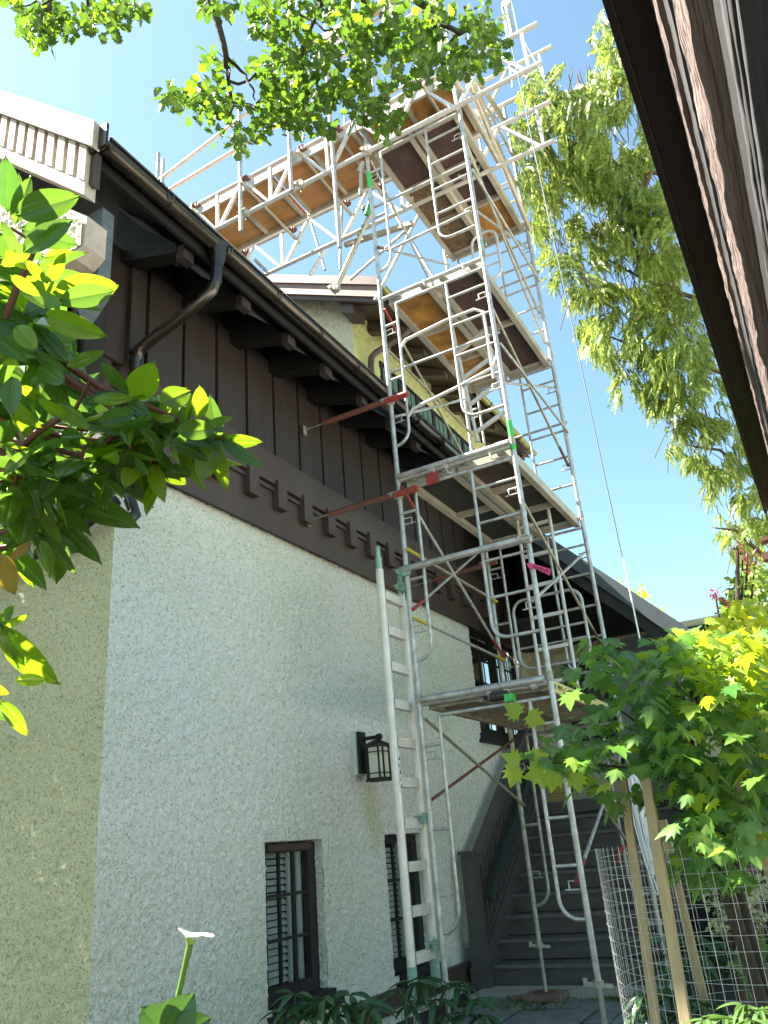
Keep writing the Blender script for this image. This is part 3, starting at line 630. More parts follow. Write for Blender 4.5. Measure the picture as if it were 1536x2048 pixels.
# long wooden-coloured diagonal tubes at the top outer side
for (a,b) in (((925,135),(1060,460)),((955,160),(1040,290)),((905,150),(1000,330))):
    tp(MB().tube([on(1,YO-.06,*a),on(1,YO-.06,*b)],.028,10),'diagonal_tube',M_ALUW)
# steel pipes across
def ypipe(x,z,y0,y1,r,m,name='cross_pipe',z1=None): return tp(MB().tube([(x,y0,z),(x,y1,z if z1 is None else z1)],r,12),name,m)
def clamp(x,y,z,m=M_GALVD):
    q=MB(); q.tube([(x-.03,y,z),(x+.03,y,z)],.036,10); q.tube([(x,y,z-.028),(x,y,z+.028)],.034,10)
    q.tube([(x-.05,y-.03,z+.015),(x-.05,y+.07,z+.015)],.007,6); q.tube([(x+.04,y+.035,z-.05),(x+.04,y+.035,z+.045)],.007,6); q.box((x-.06,y+.03,z-.015),(x+.045,y+.05,z+.02))
    return tp(q,'clamp',m)
ypipe(XN-.02,2.245,1.66,2.62,.029,M_GALV); ypipe(XN-.02,4.085,1.66,2.62,.025,M_GALV); ypipe(XN-.05,3.27,1.60,2.68,.027,M_GALV); clamp(XN-.03,YO,3.27); clamp(XN-.03,YI,3.25,M_MINT)
for i,(za,zb) in enumerate(((4.81,4.81),(3.92,3.92))):
    p=tp(MB().tube([(XN-.05,2.50,za),(XN-.05,3.30,zb)],.026,12),'tie_pipe',M_RUST)
    sub(MB().tube([(XN-.05,2.46,za),(XN-.05,2.66,za)],.0285,12),'painted_end',M_RED,p)
    sub(MB().tube([(XN-.05,3.28,zb),(XN-.05,3.53,zb)],.007,6).box((XN-.075,3.51,zb-.05),(XN-.025,3.52,zb+.04)),'anchor_bolt',M_GALVD,p)
    clamp(XN-.02,YI,za)
p=tp(MB().tube([(XF,2.55,3.83),(XF,3.25,3.8)],.026,12),'tie_pipe',M_RUST); sub(MB().tube([(XF,3.22,3.8),(XF,3.52,3.79)],.007,6),'anchor_bolt',M_GALVD,p); clamp(XF,YI,3.83)
p=tp(MB().tube([(XF,2.4,4.75),(XF,3.3,4.75)],.026,12),'tie_pipe',M_RUST); clamp(XF,YI,4.75)
# guard rails with bends inside the tower (gates)
def gate(x,z0,z1,y0,y1,m=M_GALV):
    r=.11
    pts=[]
    for cx,cz,a0 in ((y1-r,z1-r,0),(y0+r,z1-r,PI/2),(y0+r,z0+r,PI),(y1-r,z0+r,3*PI/2)):
        pts+=[(x,cx+r*math.cos(a),cz+r*math.sin(a)) for a in np.linspace(a0,a0+PI/2,5)]
    pts.append(pts[0]); g=tp(MB().tube(pts,.0145,8),'swing_gate',m)
    sub(MB().tube([(x,y0,(z0+z1)/2),(x,y1,(z0+z1)/2)],.012,8),'gate_bar',m,g); sub(MB().tube([(x,y0+.02,z0+.3*(z1-z0)),(x,y1,z0+.3*(z1-z0))],.010,8),'gate_bar',m,g)
gate(6.9,2.62,3.25,1.66,2.3); gate(6.35,6.35,6.95,1.72,1.99,M_ALU)
tp(MB().tube([(XN,2.50,4.62),(XN,2.44,4.68),(XN,2.0,4.74),(XN,1.70,4.80),(XN,1.64,4.9)],.0145,8),'guard_rail',M_ALU)
tp(MB().tube([(XN,2.50,5.32),(XN,2.44,5.38),(XN,2.05,5.42),(XN,1.78,5.42),(XN,1.70,5.36),(XN,1.70,4.7)],.0145,8),'guard_rail',M_ALU)
tp(MB().tube([(XN,2.52,6.42),(XN,2.0,6.44),(XN,1.68,6.45)],.013,8),'guard_rail',M_GALV)
for z in (5.15,7.05,8.4): 
    for x in (XN+.03,XF+.03): tp(MB().tube([(x,YI+.03,z-.02),(x,YO-.03,z-.02)],.013,8),'guard_rail',M_GALV)
for z in (5.0,6.9,8.6):
    tp(MB().tube([(XN,YO-.03,z),(XF,YO-.03,z)],.013,8),'side_rail',M_GALV)
# green tape, ribbons
tp(MB().tube([(XN,YO,4.02),(XN,YO,4.28)],.0235,12),'green_tape_band',M_GRN)
tp(MB().tube([(XN,YO,5.95),(XN,YO,6.08)],.0235,12),'mint_paint_band',M_MINT)
tp(MB().tube([(XN,YI,7.25),(XN,YI,7.45)],.026,12),'green_tape_band',M_GRN)
q=MB(); p0=on(0,XN-.03,1066,1136); 
q.tube([(XN,YO,3.04),(XN,YO,3.075)],.0235,12)
q.add([(XN-.03,YO-.01,3.08),(XN-.03,YO-.03,3.03),(XN-.04,YO-.13,2.955),(XN-.04,YO-.145,3.0),(XN-.03,YO+.03,3.09),(XN-.03,YO+.02,3.05)],[(0,1,2,3),(0,4,5,1)]); q.build('pink_ribbon',M_PINK,None); o=bpy.data.objects['pink_ribbon']; o.parent=tower; o.matrix_parent_inverse=TI.copy()
# lettering on the pink ribbon
def text(body,size,m,M,par,name='lettering',inv=None):
    c=bpy.data.curves.new(name,'FONT'); c.body=body; c.size=size; c.align_x='CENTER'; c.align_y='CENTER'; c.materials.append(m)
    t=bpy.data.objects.new(name,c); COL.objects.link(t); dg=bpy.context.evaluated_depsgraph_get()
    me=bpy.data.meshes.new_from_object(t.evaluated_get(dg)); bpy.data.objects.remove(t)
    o=bpy.data.objects.new(name,me); COL.objects.link(o); me.materials.clear(); me.materials.append(m)
    o.parent=par
    if inv is not None: o.matrix_parent_inverse=inv
    o.matrix_basis=M; return o
M_PLK=mat('weathered grey brown plank joist',(.36,.32,.24),.6,metal=.2,var=.35,scale=6)
# ------------------------------------------------------------------ planks (each lifts away)
def plank(label,x0,x1,y0,y1,z,mats,ncross,rail=M_ALUW,group='scaffold planks on the tower',split=None):
    t=thing('scaffold_plank',label,'plank',(x0,y0,z),group); L=x1-x0; Wd=y1-y0
    MB().box((0,0,-.09),(L,.035,0)).box((0,.036,-.09),(L,.05,-.078)).build('side_rail',rail,t)
    MB().box((0,Wd-.035,-.09),(L,Wd,0)).box((0,Wd-.05,-.09),(L,Wd-.036,-.078)).build('side_rail',rail,t)
    seg=len(mats)
    for i,m in enumerate(mats):
        a=.03+(L-.06)*i/seg; b=.03+(L-.06)*(i+1)/seg
        MB().box((a+.001,.037,-.022),(b-.001,Wd-.037,-.004)).build('plywood_panel',m,t)
    for i in range(ncross+2):
        x=.0+(L-.045)*i/(ncross+1)
        MB().box((x,.037,-.075),(x+.045,Wd-.037,-.024)).box((x,.051,-.085),(x+.012,Wd-.051,-.076)).build('cross_bar',rail,t)
    for x in (-.03,L-.01):
        for y in (.06,Wd-.1): MB().box((x,y,-.06),(x+.04,y+.04,-.01)).tube([(x+.02,y+.02,-.03),(x+.01,y+.02,.005)],.008,6).build('end_hook',M_GALVD,t)
    return t
for z,lv in ((2.265,'first platform above ground'),(4.085,'second platform'),(5.925,'third platform by the upper gable'),(7.765,'fourth platform below the bridge')):
    A,B={2.265:([M_PLY3],[M_PLY3]),4.085:([M_PLY4],[M_PLY3,M_PLY4]),5.925:([M_PLY2],[M_PLY3]),7.765:([M_PLY3,M_PLY5,M_PLY5],[M_PLY3,M_PLY3,M_PLY2])}[z]
    da={2.265:'slatted wooden underside',4.085:'black underside',5.925:'golden stained underside',7.765:'dark speckled underside'}[z]
    db={2.265:'yellow outer edge',4.085:'brown underside',5.925:'dark brown underside',7.765:'underside orange at its far end'}[z]
    ra=M_PLK if z==2.265 else M_ALUW
    plank(f'house side plank with {da} on the {lv}',XN+.035,XF+.05,2.15,2.59,z,A,7 if z==2.265 else (1 if z==4.085 else 2 if z<7 else 2),ra)
    pk=plank(f'outer plank with {db} on the {lv}',XN+.035,XF+.05,1.67,2.12,z,B,7 if z==2.265 else (2 if z==7.765 else 1+(z==4.085)),ra if z>3 else M_YEL if False else ra)
MB().box((-.0,-.004,-.085),(1.99,-.001,-.005)).build('yellow_edge_strip',mat('pale yellow edge',(.68,.62,.22),.5,var=.2),None)
o=bpy.data.objects['yellow_edge_strip']; p1=[x for x in COL.objects if x.get('label','').startswith('outer plank with yellow')][0]; o.parent=p1; YSTRIP=p1
# small yellow sticker marks and a red tag, tape roll on the first platform bar
tag_=thing('red_tag','red tag hanging from the second platform bar','tag',(XN-.04,2.32,4.02)); MB().box((-.006,-.055,-.1),(.0,.055,.0)).build('tag_plate',M_RED,tag_); MB().box((-.03,-.02,.0),(.02,.02,.05)).build('tag_clip',M_GALV,tag_)
tr_=thing('tape_wrap','black and silver tape wrapped round the first platform bar','tape',(XN-.02,2.0,2.2)); MB().tube([(0,-.06,-.02),(0,.07,-.02)],.034,12).build('tape_roll',M_PLY4,tr_); MB().box((-.04,-.1,-.07),(.03,-.04,-.02)).build('green_clip',M_GRN,tr_)
for y in (1.75,1.95,2.08): tp(MB().tube([(XN,y-.018,2.22),(XN,y+.018,2.22)],.031,10),'hook_clamp',M_ALU)
for z in (4.06,5.9,7.74):
    for y in (1.82,2.2): tp(MB().tube([(XN,y-.015,z),(XN,y+.015,z)],.026,10).tube([(XN-.03,y,z-.02),(XN-.05,y-.02,z-.08),(XN-.02,y-.05,z-.09)],.005,6),'hook_clamp',M_ALU)
# ------------------------------------------------------------------ bridge trusses
def truss(x,z0,z1,ya,yb,step,m=M_ALU,ends=True):
    t=tp(MB().tube([(x,ya,z0),(x,yb,z0)],.0245,12).tube([(x,ya-.04,z1),(x,yb-.02,z1)],.0245,12),'bridge_truss',m)
    y=ya+.12; i=0
    while y<yb-.05:
        sub(MB().bar((x,y,z0),(x,y,z1),.035,.03,(0,1,0)),'truss_post',m,t)
        y2=y+step
        if y2<yb:
            mid=(y+y2)/2
            sub(MB().bar((x,y+.03,z0),(x,mid,z1),.03,.035,(1,0,0)),'truss_diagonal',m,t)
            sub(MB().bar((x,mid+.02,z1),(x,y2-.03,z0),.03,.035,(1,0,0)),'truss_diagonal',m,t)
        y=y2; i+=1
    return t
T1=truss(5.40,7.65,8.14,.79,6.1,.72); T2=truss(6.28,7.62,8.13,.95,6.1,.80)
T3=truss(5.40,9.15,9.62,.75,3.6,.7)
T4=truss(6.9,9.1,9.6,.9,3.4,.75)
for y in (1.9,2.9,3.35,4.1,4.8,5.5):
    tp(MB().tube([(5.28,y,8.0),(6.4,y,7.98)],.02,8),'transom_tube',M_ALUW)
    clamp(5.40,y,8.12,M_RUST); clamp(6.28,y,8.1,M_RUST)
for y in (2.6,3.4,4.12,4.75): clamp(5.40,y,7.66,M_ALUW)
dl=['bridge deck plank with brown grained underside nearest the tower','bridge deck plank with golden underside and yellow patches, second from the tower','bridge deck plank at the roof end with smooth golden underside']
def deck(label,y0,y1,m):
    t=thing('bridge_deck',label,'plank',(5.42,y0,8.06),'plywood decks of the scaffold bridge'); L=y1-y0
    for a in (0,.335,.67-.335):
        pass
    MB().box((0,0,-.015),(.335,L,.0)).build('plywood_panel',m,t); MB().box((.339,0,-.015),(.68,L,.0)).build('plywood_panel',m,t)
    MB().box((-.03,0,-.07),(-.002,L,.02)).build('side_rail',M_ALUW,t); MB().box((.682,0,-.07),(.71,L,.02)).build('side_rail',M_ALUW,t)
    n=3
    for i in range(n): 
        y=.02+i*(L-.08)/(n-1); MB().box((0,y,-.05),(.68,y+.04,-.016)).build('cross_bar',M_ALUW,t)
deck(dl[0],2.72,3.78,M_PLY1); deck(dl[1],3.80,4.9,M_PLY1); deck(dl[2],4.92,6.1,M_PLY1); deck('upper deck plank behind the oak leaves between tower and bridge',1.62,2.70,M_PLY2)
# bridge guard rails and uprights
for (a,b) in (((295,378),(430,275)),((318,392),(462,305)),((300,378),(318,366))):
    p=on(0,5.40,*a); q_=on(0,5.40,*b); d=(q_-p); 
    if d.length>.5: q_=p+d.normalized()*2.9
    tp(MB().tube([p,q_],.021,10),'guard_rail',M_ALU)
for px,z0,z1 in ((315,8.1,9.3),(325,8.1,9.15)):
    p=on(0,5.40,px,360); tp(MB().tube([(5.4,p.y,z0),(5.4,p.y,z1)],.022,10),'upright_tube',M_GALV); clamp(5.4,p.y,8.72,M_RUST)
for y,z0,z1 in ((4.16,7.4,9.2),(2.98,6.6,9.2),(3.5,7.6,9.1)):
    tp(MB().tube([(5.36,y,z0),(5.36,y,z1)],.022,10),'upright_tube',M_GALV)
for (a,b,m) in (((535,545),(510,520),M_GALV),((650,500),(620,550),M_ALU)):
    tp(MB().tube([on(0,5.9,*a),on(0,5.9,*b)],.02,10),'diagonal_tube',m)
tp(MB().tube([on(0,5.5,742,398),on(0,5.5,733,430)],.026,10),'green_tape_band',M_GRN)
# far lower truss below bridge (visible above the gable roof)
q=MB()
for (a,b) in (((690,235),(680,540)),((755,370),(870,560)),((790,300),(905,520)),((750,600),(905,300)),((700,560),(825,450)),((600,370),(650,540))):
    tp(MB().tube([on(0,XF,*a),on(0,XF,*b)],.02,8),'diagonal_tube',M_GALV)
tp(MB().bar(on(0,6.4,690,490),on(0,6.4,825,447),.05,.05),'outrigger_bar',M_ALUW)
tp(MB().tube([on(0,XN,726,325),on(0,XN,718,345)],.03,10).tube([on(0,XN,722,345),on(0,XN,722,390)],.022,8),'stub_tube',M_ALUW); 
tp(MB().box((5.36,1.5,9.5),(5.44,3.0,9.6)).bar((5.4,1.6,9.9),(5.4,3.0,9.9),.04,.04),'top_rail_beam',M_ALUW)
ib=thing('light_bulb','round frosted bulb hanging under the fourth platform','bulb',tuple(on(0,6.2,857,357)))
bm_=MB(); bm_.tube([(0,0,-.045),(0,0,-.035),(0,0,-.015),(0,0,.01),(0,0,.035),(0,0,.05)],[.005,.03,.045,.045,.03,.018],12); bm_.build('bulb_glass',mat('cream bulb glass',(.8,.7,.5),.3),ib); MB().tube([(0,0,.05),(0,0,.35)],.006,6).build('cord',M_BLACK,ib)
M_INK=mat('black stencil ink',(.03,.025,.03),.7)
def strokes(p0,p1,n,up,h,out,par=None,name='stencil_mark',m=None):
    p0=Vector(p0);p1=Vector(p1);up=Vector(up).normalized();out=Vector(out).normalized(); q=MB(); rr=random.Random(5); d=(p1-p0)/n
    for i in range(n):
        if i%6==5: continue
        c=p0+d*(i+.5); k=rr.randrange(3); L_=d.length*.5; dd=d.normalized()
        q.bar(c-up*h*.5-dd*L_*.4,c+up*h*.5-dd*L_*.4,.004,.002,out)
        if k!=1: q.bar(c+up*h*.45-dd*L_*.4,c+up*h*.45+dd*L_*.5,.004,.002,out)
        if k!=0: q.bar(c-up*h*.45-dd*L_*.4,c+up*h*(.4 if k==2 else -.45)+dd*L_*.5,.004,.002,out)
    o=q.build(name,m or M_INK)
    if par is None: o.parent=tower; o.matrix_parent_inverse=TI.copy()
    else: o.parent=par; o.matrix_parent_inverse=par.matrix_basis.inverted()
strokes((5.56,1.664,2.222),(5.95,1.664,2.222),13,(0,0,1),.035,(0,-1,0),YSTRIP)
da,db=on(0,5.6,742,425),on(0,5.6,672,577)
tp(MB().tube([da,db],.026,12),'diagonal_tube',M_ALUW); clamp(5.55,da.y,da.z,M_MINT); clamp(5.6,db.y,db.z,M_ALUW)
strokes(da.lerp(db,.18)+Vector((-.028,0,0)),da.lerp(db,.58)+Vector((-.028,0,0)),13,(0,1,.25),.03,(-1,0,0))
strokes((5.374,1.42,7.655),(5.374,1.95,7.655),13,(0,0,1),.028,(-1,0,0))
strokes((5.425,1.61,3.045),(5.425,1.50,2.985),5,(0,.35,1),.03,(-1,0,0))

# ------------------------------------------------------------------ ladders
def ladder(name,label,p0,u,wdir,width,length,nr,first,rr=.03,m=M_ALU,feet=True,ribs=True):
    t=thing(name,label,'ladder',tuple(p0)); u=Vector(u).normalized(); wd=Vector(wdir).normalized(); P=[]
    for s in (0,1):
        o=wd*(width*s); o0=-.0 if s==0 else .08
        MB().tube([o+u*o0,o+u*(length-.12*s)],rr,12).build('rail',m,t)
        if feet:
            MB().tube([o+u*(o0-.02),o+u*(o0+.18)],rr+.003,12).build('rail_end_collar',M_MINT,t)
            e=o+u*(length-.12*s); MB().tube([e-u*.02,e+u*.10],rr*.85,12).tube([e+u*.10,e+u*.19],rr*.6,10).build('spigot',M_MINT,t)
    for i in range(nr):
        c=u*(first+i*(length-first-.2)/(nr-1))
        q=MB()
        for k,(dz) in enumerate((-.022,0,.022) if ribs else (0,)): q.bar(c+wd*rr+u*dz,c+wd*(width-rr)+u*dz,.05 if ribs else .03,.0195 if ribs else .03,u)
        if ribs: q.bar(c+wd*rr,c+wd*(width-rr),.044,.06,u)
        q.build('rung',m,t)
    return t
ld=ladder('truss_ladder','pale aluminium ladder beam clamped upright to the near scaffold post',(5.22,2.76,.36),(0,0,1),(1,0,0),.34,2.88,10,.22,.03,M_LAD)
MB().box((-.09,-.09,-.05),(.09,.09,-.03)).tube([(0,0,-.4),(0,0,-.04)],.018,8).build('base_jack',M_GALVD,ld)
M=Matrix(((0,1,0,0),(0,0,1,-.0),(1,0,0,0),(0,0,0,1)))
stk=MB().box((-.012,-.0335,1.28),(.012,-.0325,1.52)).build('white_sticker',M_WHITE,ld)
strokes((5.22,2.725,1.62),(5.22,2.725,1.90),6,(1,0,0),.016,(0,-1,0),ld,'sticker_mark')
clamp(5.50,2.70,3.15,M_MINT); clamp(5.50,2.70,1.43,M_MINT); clamp(5.50,2.70,.63,M_MINT)
ladder('access_ladder','white aluminium ladder inside the tower rising from the first platform',(6.8,1.80,2.36),(0.02,0,1),(0,1,0),.31,1.75,6,.1,.016,M_ALU,False,False)
a0=on(0,6.2,956,884); a1=on(0,6.2,918,715); b0=on(0,6.2,1016,841)
ladder('access_ladder','leaning aluminium ladder between second and third platforms',tuple(a0),a1-a0,b0-a0,(b0-a0).length,1.5,5,.1,.016,M_ALU,False,False)
# ------------------------------------------------------------------ pulley, cable, rope coil
pl=thing('pulley','steel rope pulley hanging from the top truss end','pulley',(5.4,.99,8.59))
MB().tube([(-.02,0,0),(.02,0,0)],.05,14).tube([(0,0,.04),(0,0,.16)],.012,8).build('wheel',M_GALVD,pl)
MB().tube([(-.0,.045,0),(0,.05,-.3),(0,.10,-1.05)],.008,6).build('rope',M_ROPE,pl)
MB().tube([(0,-.045,0),(0,-.05,-.4),(0,-.12,-.75),(0,-.19,-1.1)],.008,6).build('rope',M_ROPE,pl)
tp(MB().tube([(5.4,.99,8.14),(5.4,.99,9.6)],.022,8),'upright_tube',M_GALV)
p_top=on(1,.8,1117,400); cb=thing('hanging_cable','thin dark cable hanging straight down from the pulley','cable',tuple(on(1,.8,1282,1290)))
c0=on(1,.8,1282,1290); c1=Vector((c0.x+.02,.85,7.2)); MB().tube([(0,0,0),(c1-c0)*.5+Vector((0.012,0,0)),c1-c0],.0038,6).build('cable_line',M_CABLE,cb)
MB().tube([(0,0,0),(0,0,.5)],.0045,6).build('white_rope_end',M_ROPE,cb)
rc=thing('rope_coil','bundle of white rope looped over the scaffold beside the cage','rope',tuple(far(1290,1640,5.6)))
q=MB(); base=far(1290,1640,5.6)
for i in range(16):
    du=random.uniform(-16,10); l=random.uniform(.45,.62) if i<13 else .70
    w_=random.uniform(.01,.03); dx=random.uniform(-.02,.02)
    top=Vector((dx,random.uniform(-.02,.02)+.03,.27)); pts=[]
    for a in np.linspace(0,2*PI,17):
        pts.append(top+Vector((random.gauss(0,.006),-.03*(1-math.cos(a))*.5+w_*math.sin(a),-l*(1-math.cos(a))/2+random.gauss(0,.006))))
    q.tube(pts,.0045,5)
q.build('rope_loops',M_ROPE,rc)
rb=thing('red_ribbon','red ribbon knotted on the far outer scaffold post','ribbon',tuple(far(1255,1715,7.0)))
MB().tube([(0,.06,.03),(0,.02,.08),(0,-.05,.05),(0,-.05,-.1)],.018,6).tube([(0,.06,.03),(0,.07,-.04)],.015,6).build('ribbon_loop',M_RED,rb)

# ------------------------------------------------------------------ NEIGHBOUR EAVE (right, close)
nb=thing('neighbour_wall','neighbouring outbuilding roof edge with dark eave and rough sunlit cladding at the upper right','building',(0,-.07,0))
H0=1.2; SC=.6
def np_(mb,name,m): 
    o=mb.build(name,m); o.parent=nb; o.matrix_parent_inverse=Matrix.Translation((0,.07,0)); return o
def HZ(h): return 1.24+h*(1 if h==H0 else SC)
np_(MB().box((-1,-.035,HZ(H0)),(3.6,.017,HZ(H0)+.02)),'soffit_board',M_MAROON)
np_(MB().box((-1,.018,HZ(H0)-.008),(3.6,.030,HZ(H0)+.06)),'eave_fascia',M_BLACK)
np_(MB().box((-1,.0172,HZ(H0)-.006),(3.6,.0178,HZ(H0)-.001)),'drip_edge',mat('pale drip edge',(.45,.3,.24),.6))
np_(MB().box((-1,-1.0,HZ(H0)+.021),(3.6,.024,HZ(H0)+.055)),'roof',M_ROOFD)
def rboard(name,h1,h0,y,m,amp,x0=-.5,x1=3.5,step=.012):
    y*=SC; amp*=SC
    nu=int((x1-x0)/step); nv=max(3,int((h1-h0)/.012)); U,Vv=np.meshgrid(np.linspace(x0,x1,nu),np.linspace(HZ(h0),HZ(h1),nv),indexing='ij')
    g=RNG.random((nu,nv)); g=(g+np.roll(g,1,0)+np.roll(g,2,0))/3-.5
    D=y+amp*2*g; D[:, 0]=y-.02; D[:,-1]=y-.02
    P=np.stack([U,D,Vv],-1); i=np.arange((nu-1)*(nv-1)); I=i//(nv-1);J=i%(nv-1); a=I*nv+J
    o=build_np(name,P.reshape(-1,3),np.stack([a,a+1,a+nv+1,a+nv],1),m,smooth=True); o.parent=nb; o.matrix_parent_inverse=Matrix.Translation((0,.07,0)); return o
M_RSHD=mat('shadow dark cladding',(.014,.009,.009),.9,var=.5,scale=30,bump=.5,bscale=60,stretch=(.05,1,1),detail=8)  # dark board tone; tree-shadow streaks are painted in as alternating stripes
for h1,h0,yy_,mm,am in ((1.98,1.75,-.060,M_RSHD,.002),(1.75,1.62,-.057,M_GREYC,.002),(1.62,1.44,-.054,M_ROUGH,.005),(1.44,1.28,-.064,M_RSHD,.003),(1.28,1.17,-.060,M_GREYC,.002),(1.17,1.0,-.064,M_RSHD,.004),(1.0,.80,-.057,M_ROUGH,.006),(.80,.66,-.080,M_BLACK,.001),(.66,.60,-.072,M_GREYC,.002),(.60,.55,-.070,M_RSHD,.001),(.55,.50,-.068,M_GREYC,.002)):
    rboard('cladding_board',h1,h0,yy_,mm,am)
np_(MB().box((-1,-.30,1.30),(3.5,-.052,HZ(.50))),'beam',M_MAROON)
for px_ in (-.9,3.3): np_(MB().box((px_,-.28,-.3),(px_+.16,-.12,1.30)),'post',M_MAROON)  # posts added; wall left open below so bounced sun reaches the house
np_(MB().box((-1,-.3,HZ(.50)),(3.5,-.062,HZ(1.98))),'wall_core',M_MAROON)
X_=3.62
np_(MB().bar(Vector((X_,.075,HZ(1.80))),Vector((X_,-.15,HZ(1.85))),.06,.016).bar(Vector((X_,.085,HZ(1.68))),Vector((X_,-.15,HZ(1.74))),.05,.03),'rain_chain_bracket',M_RUST)
q=MB()
for i in range(34):
    z=HZ(1.62)-i*.027
    q.tube([(X_,.022+.011*math.cos(a),z+.018*math.sin(a)) if i%2 else (X_+.011*math.cos(a),.022,z+.018*math.sin(a)) for a in np.linspace(0,2*PI,9)],.003,5)
np_(q,'rain_chain',M_RUST)
# ------------------------------------------------------------------ LEAVES
def leaf_from_outline(half,fold=.15,droop=.1,cx=.45):
    """half outline [(x,y)...] from base (0,0) to tip (0,1), mirrored; returns verts, tris (unit length along +Y, normal +Z)"""
    r=[(x,y) for x,y in half]; l=[(-x,y) for x,y in half[-2:0:-1]]; out=r+l
    V=[(x,y,abs(x)*fold-droop*(y*y)) for x,y in out]; n=len(V)
    V.append((0,cx,-droop*cx*cx-.02)); T=[(i,(i+1)%n,n) for i in range(n)]
    return np.array(V,float),np.array(T)
OAK=leaf_from_outline([(0,0),(.07,.16),(.20,.24),(.14,.33),(.33,.47),(.21,.54),(.36,.72),(.22,.76),(.22,.92),(.09,.9),(0,1)],.2,.15,.5)
ang=[(.05,.02),(.32,-.10),(.24,.06),(.52,.06),(.36,.19),(.62,.36),(.38,.36),(.48,.66),(.24,.54),(.16,.76)]
MAP=leaf_from_outline([(0,0)]+ang+[(0,1)],.12,.22,.18)
MAP2=leaf_from_outline([(0,0)]+[(x*.82,y) for x,y in ang]+[(0,1)],-.45,.5,.18)
def rholeaf(wid,droop,fold,n=8):
    V=[];T=[]
    for i in range(n+1):
        t=i/n; w=wid*(math.sin(PI*t**.85)**.75 if 0<t<1 else 0); z=-droop*t*t
        y=t*(1-.15*abs(droop)*t)
        V+=[(-w,y,z+w*fold),(-w*.5,y,z+w*fold*.35+.006),(-.013,y,z-.004),(0,y,z-.014),(.013,y,z-.004),(w*.5,y,z+w*fold*.35+.006),(w,y,z+w*fold)]
    for i in range(n):
        for j in range(6):
            a=i*7+j; T+=[(a,a+1,a+8),(a,a+8,a+7)]
    return np.array(V,float),np.array(T)
RHOS=[rholeaf(.19,.15,.25),rholeaf(.17,.4,.35),rholeaf(.22,.05,.15),rholeaf(.16,.28,-.2)]
PEO=[rholeaf(.13,.35,.3,5),rholeaf(.11,.6,.3,5)]
SML=leaf_from_outline([(0,0),(.25,.25),(.3,.55),(.12,.88),(0,1)],.2,.1,.5)
LAN=leaf_from_outline([(0,0),(.10,.25),(.12,.5),(.06,.8),(0,1)],.2,.2,.5)
def basis(d,nrm,tw=0.):
    d=np.array(d,float); d/=np.linalg.norm(d)+1e-9; nrm=np.array(nrm,float); nrm=nrm-d*nrm.dot(d); 
    if np.linalg.norm(nrm)<1e-3: nrm=np.cross(d,[1,0,0.3])
    nrm/=np.linalg.norm(nrm); x=np.cross(d,nrm)
    if tw: nrm,x=nrm*math.cos(tw)+x*math.sin(tw),x*math.cos(tw)-nrm*math.sin(tw)
    return np.stack([x,d,nrm],1)
def addrib(me,V):
    at=me.attributes.new('rib','FLOAT','POINT'); at.data.foreach_set('value',(np.abs(V[:,0])<.001).astype(np.float32))
def foliage(parent,items,shapes,mats,limit=300,label=None,name='leaf'):
    """items: list of (pos, B(3x3), size, shape index, material index). nearest become 'leaf' parts, rest one stuff part"""
    inv=parent.matrix_basis.inverted()
    items.sort(key=lambda t:np.linalg.norm(np.array(t[0])-CAM)/t[2])
    ms={}
    for p,B,sz,si,mi in items[:limit]:
        if (si,mi) not in ms:
            V,T=shapes[si]; me=bpy.data.meshes.new(name); me.from_pydata(V.tolist(),[],T.tolist()); me.polygons.foreach_set('use_smooth',[True]*len(T)); me.materials.append(mats[mi]); addrib(me,V); ms[(si,mi)]=me
        o=bpy.data.objects.new(name,ms[(si,mi)]); COL.objects.link(o); o.parent=parent
        M=np.eye(4); M[:3,:3]=B*sz; M[:3,3]=p; o.matrix_parent_inverse=inv; o.matrix_basis=Matrix(M.tolist())
    rest=items[limit:]
    for mi in range(len(mats)):
        Vs=[];Ts=[];Rb=[];o_=0
        for p,B,sz,si,m2 in rest:
            if m2!=mi: continue
            V,T=shapes[si]; Vs.append((V@B.T)*sz+np.array(p)); Rb.append(V); Ts.append(T+o_); o_+=len(V)
        if Vs:
            o=build_np('foliage',np.concatenate(Vs),np.concatenate(Ts),mats[mi],smooth=True,kind='stuff'); addrib(o.data,np.concatenate(Rb)); o.parent=parent; o.matrix_parent_inverse=inv
def rnd(): return np.array([random.gauss(0,1) for _ in range(3)])
def vadd(parent,mb,name,m): 
    o=mb.build(name,m); o.parent=parent; o.matrix_parent_inverse=parent.matrix_basis.inverted(); return o
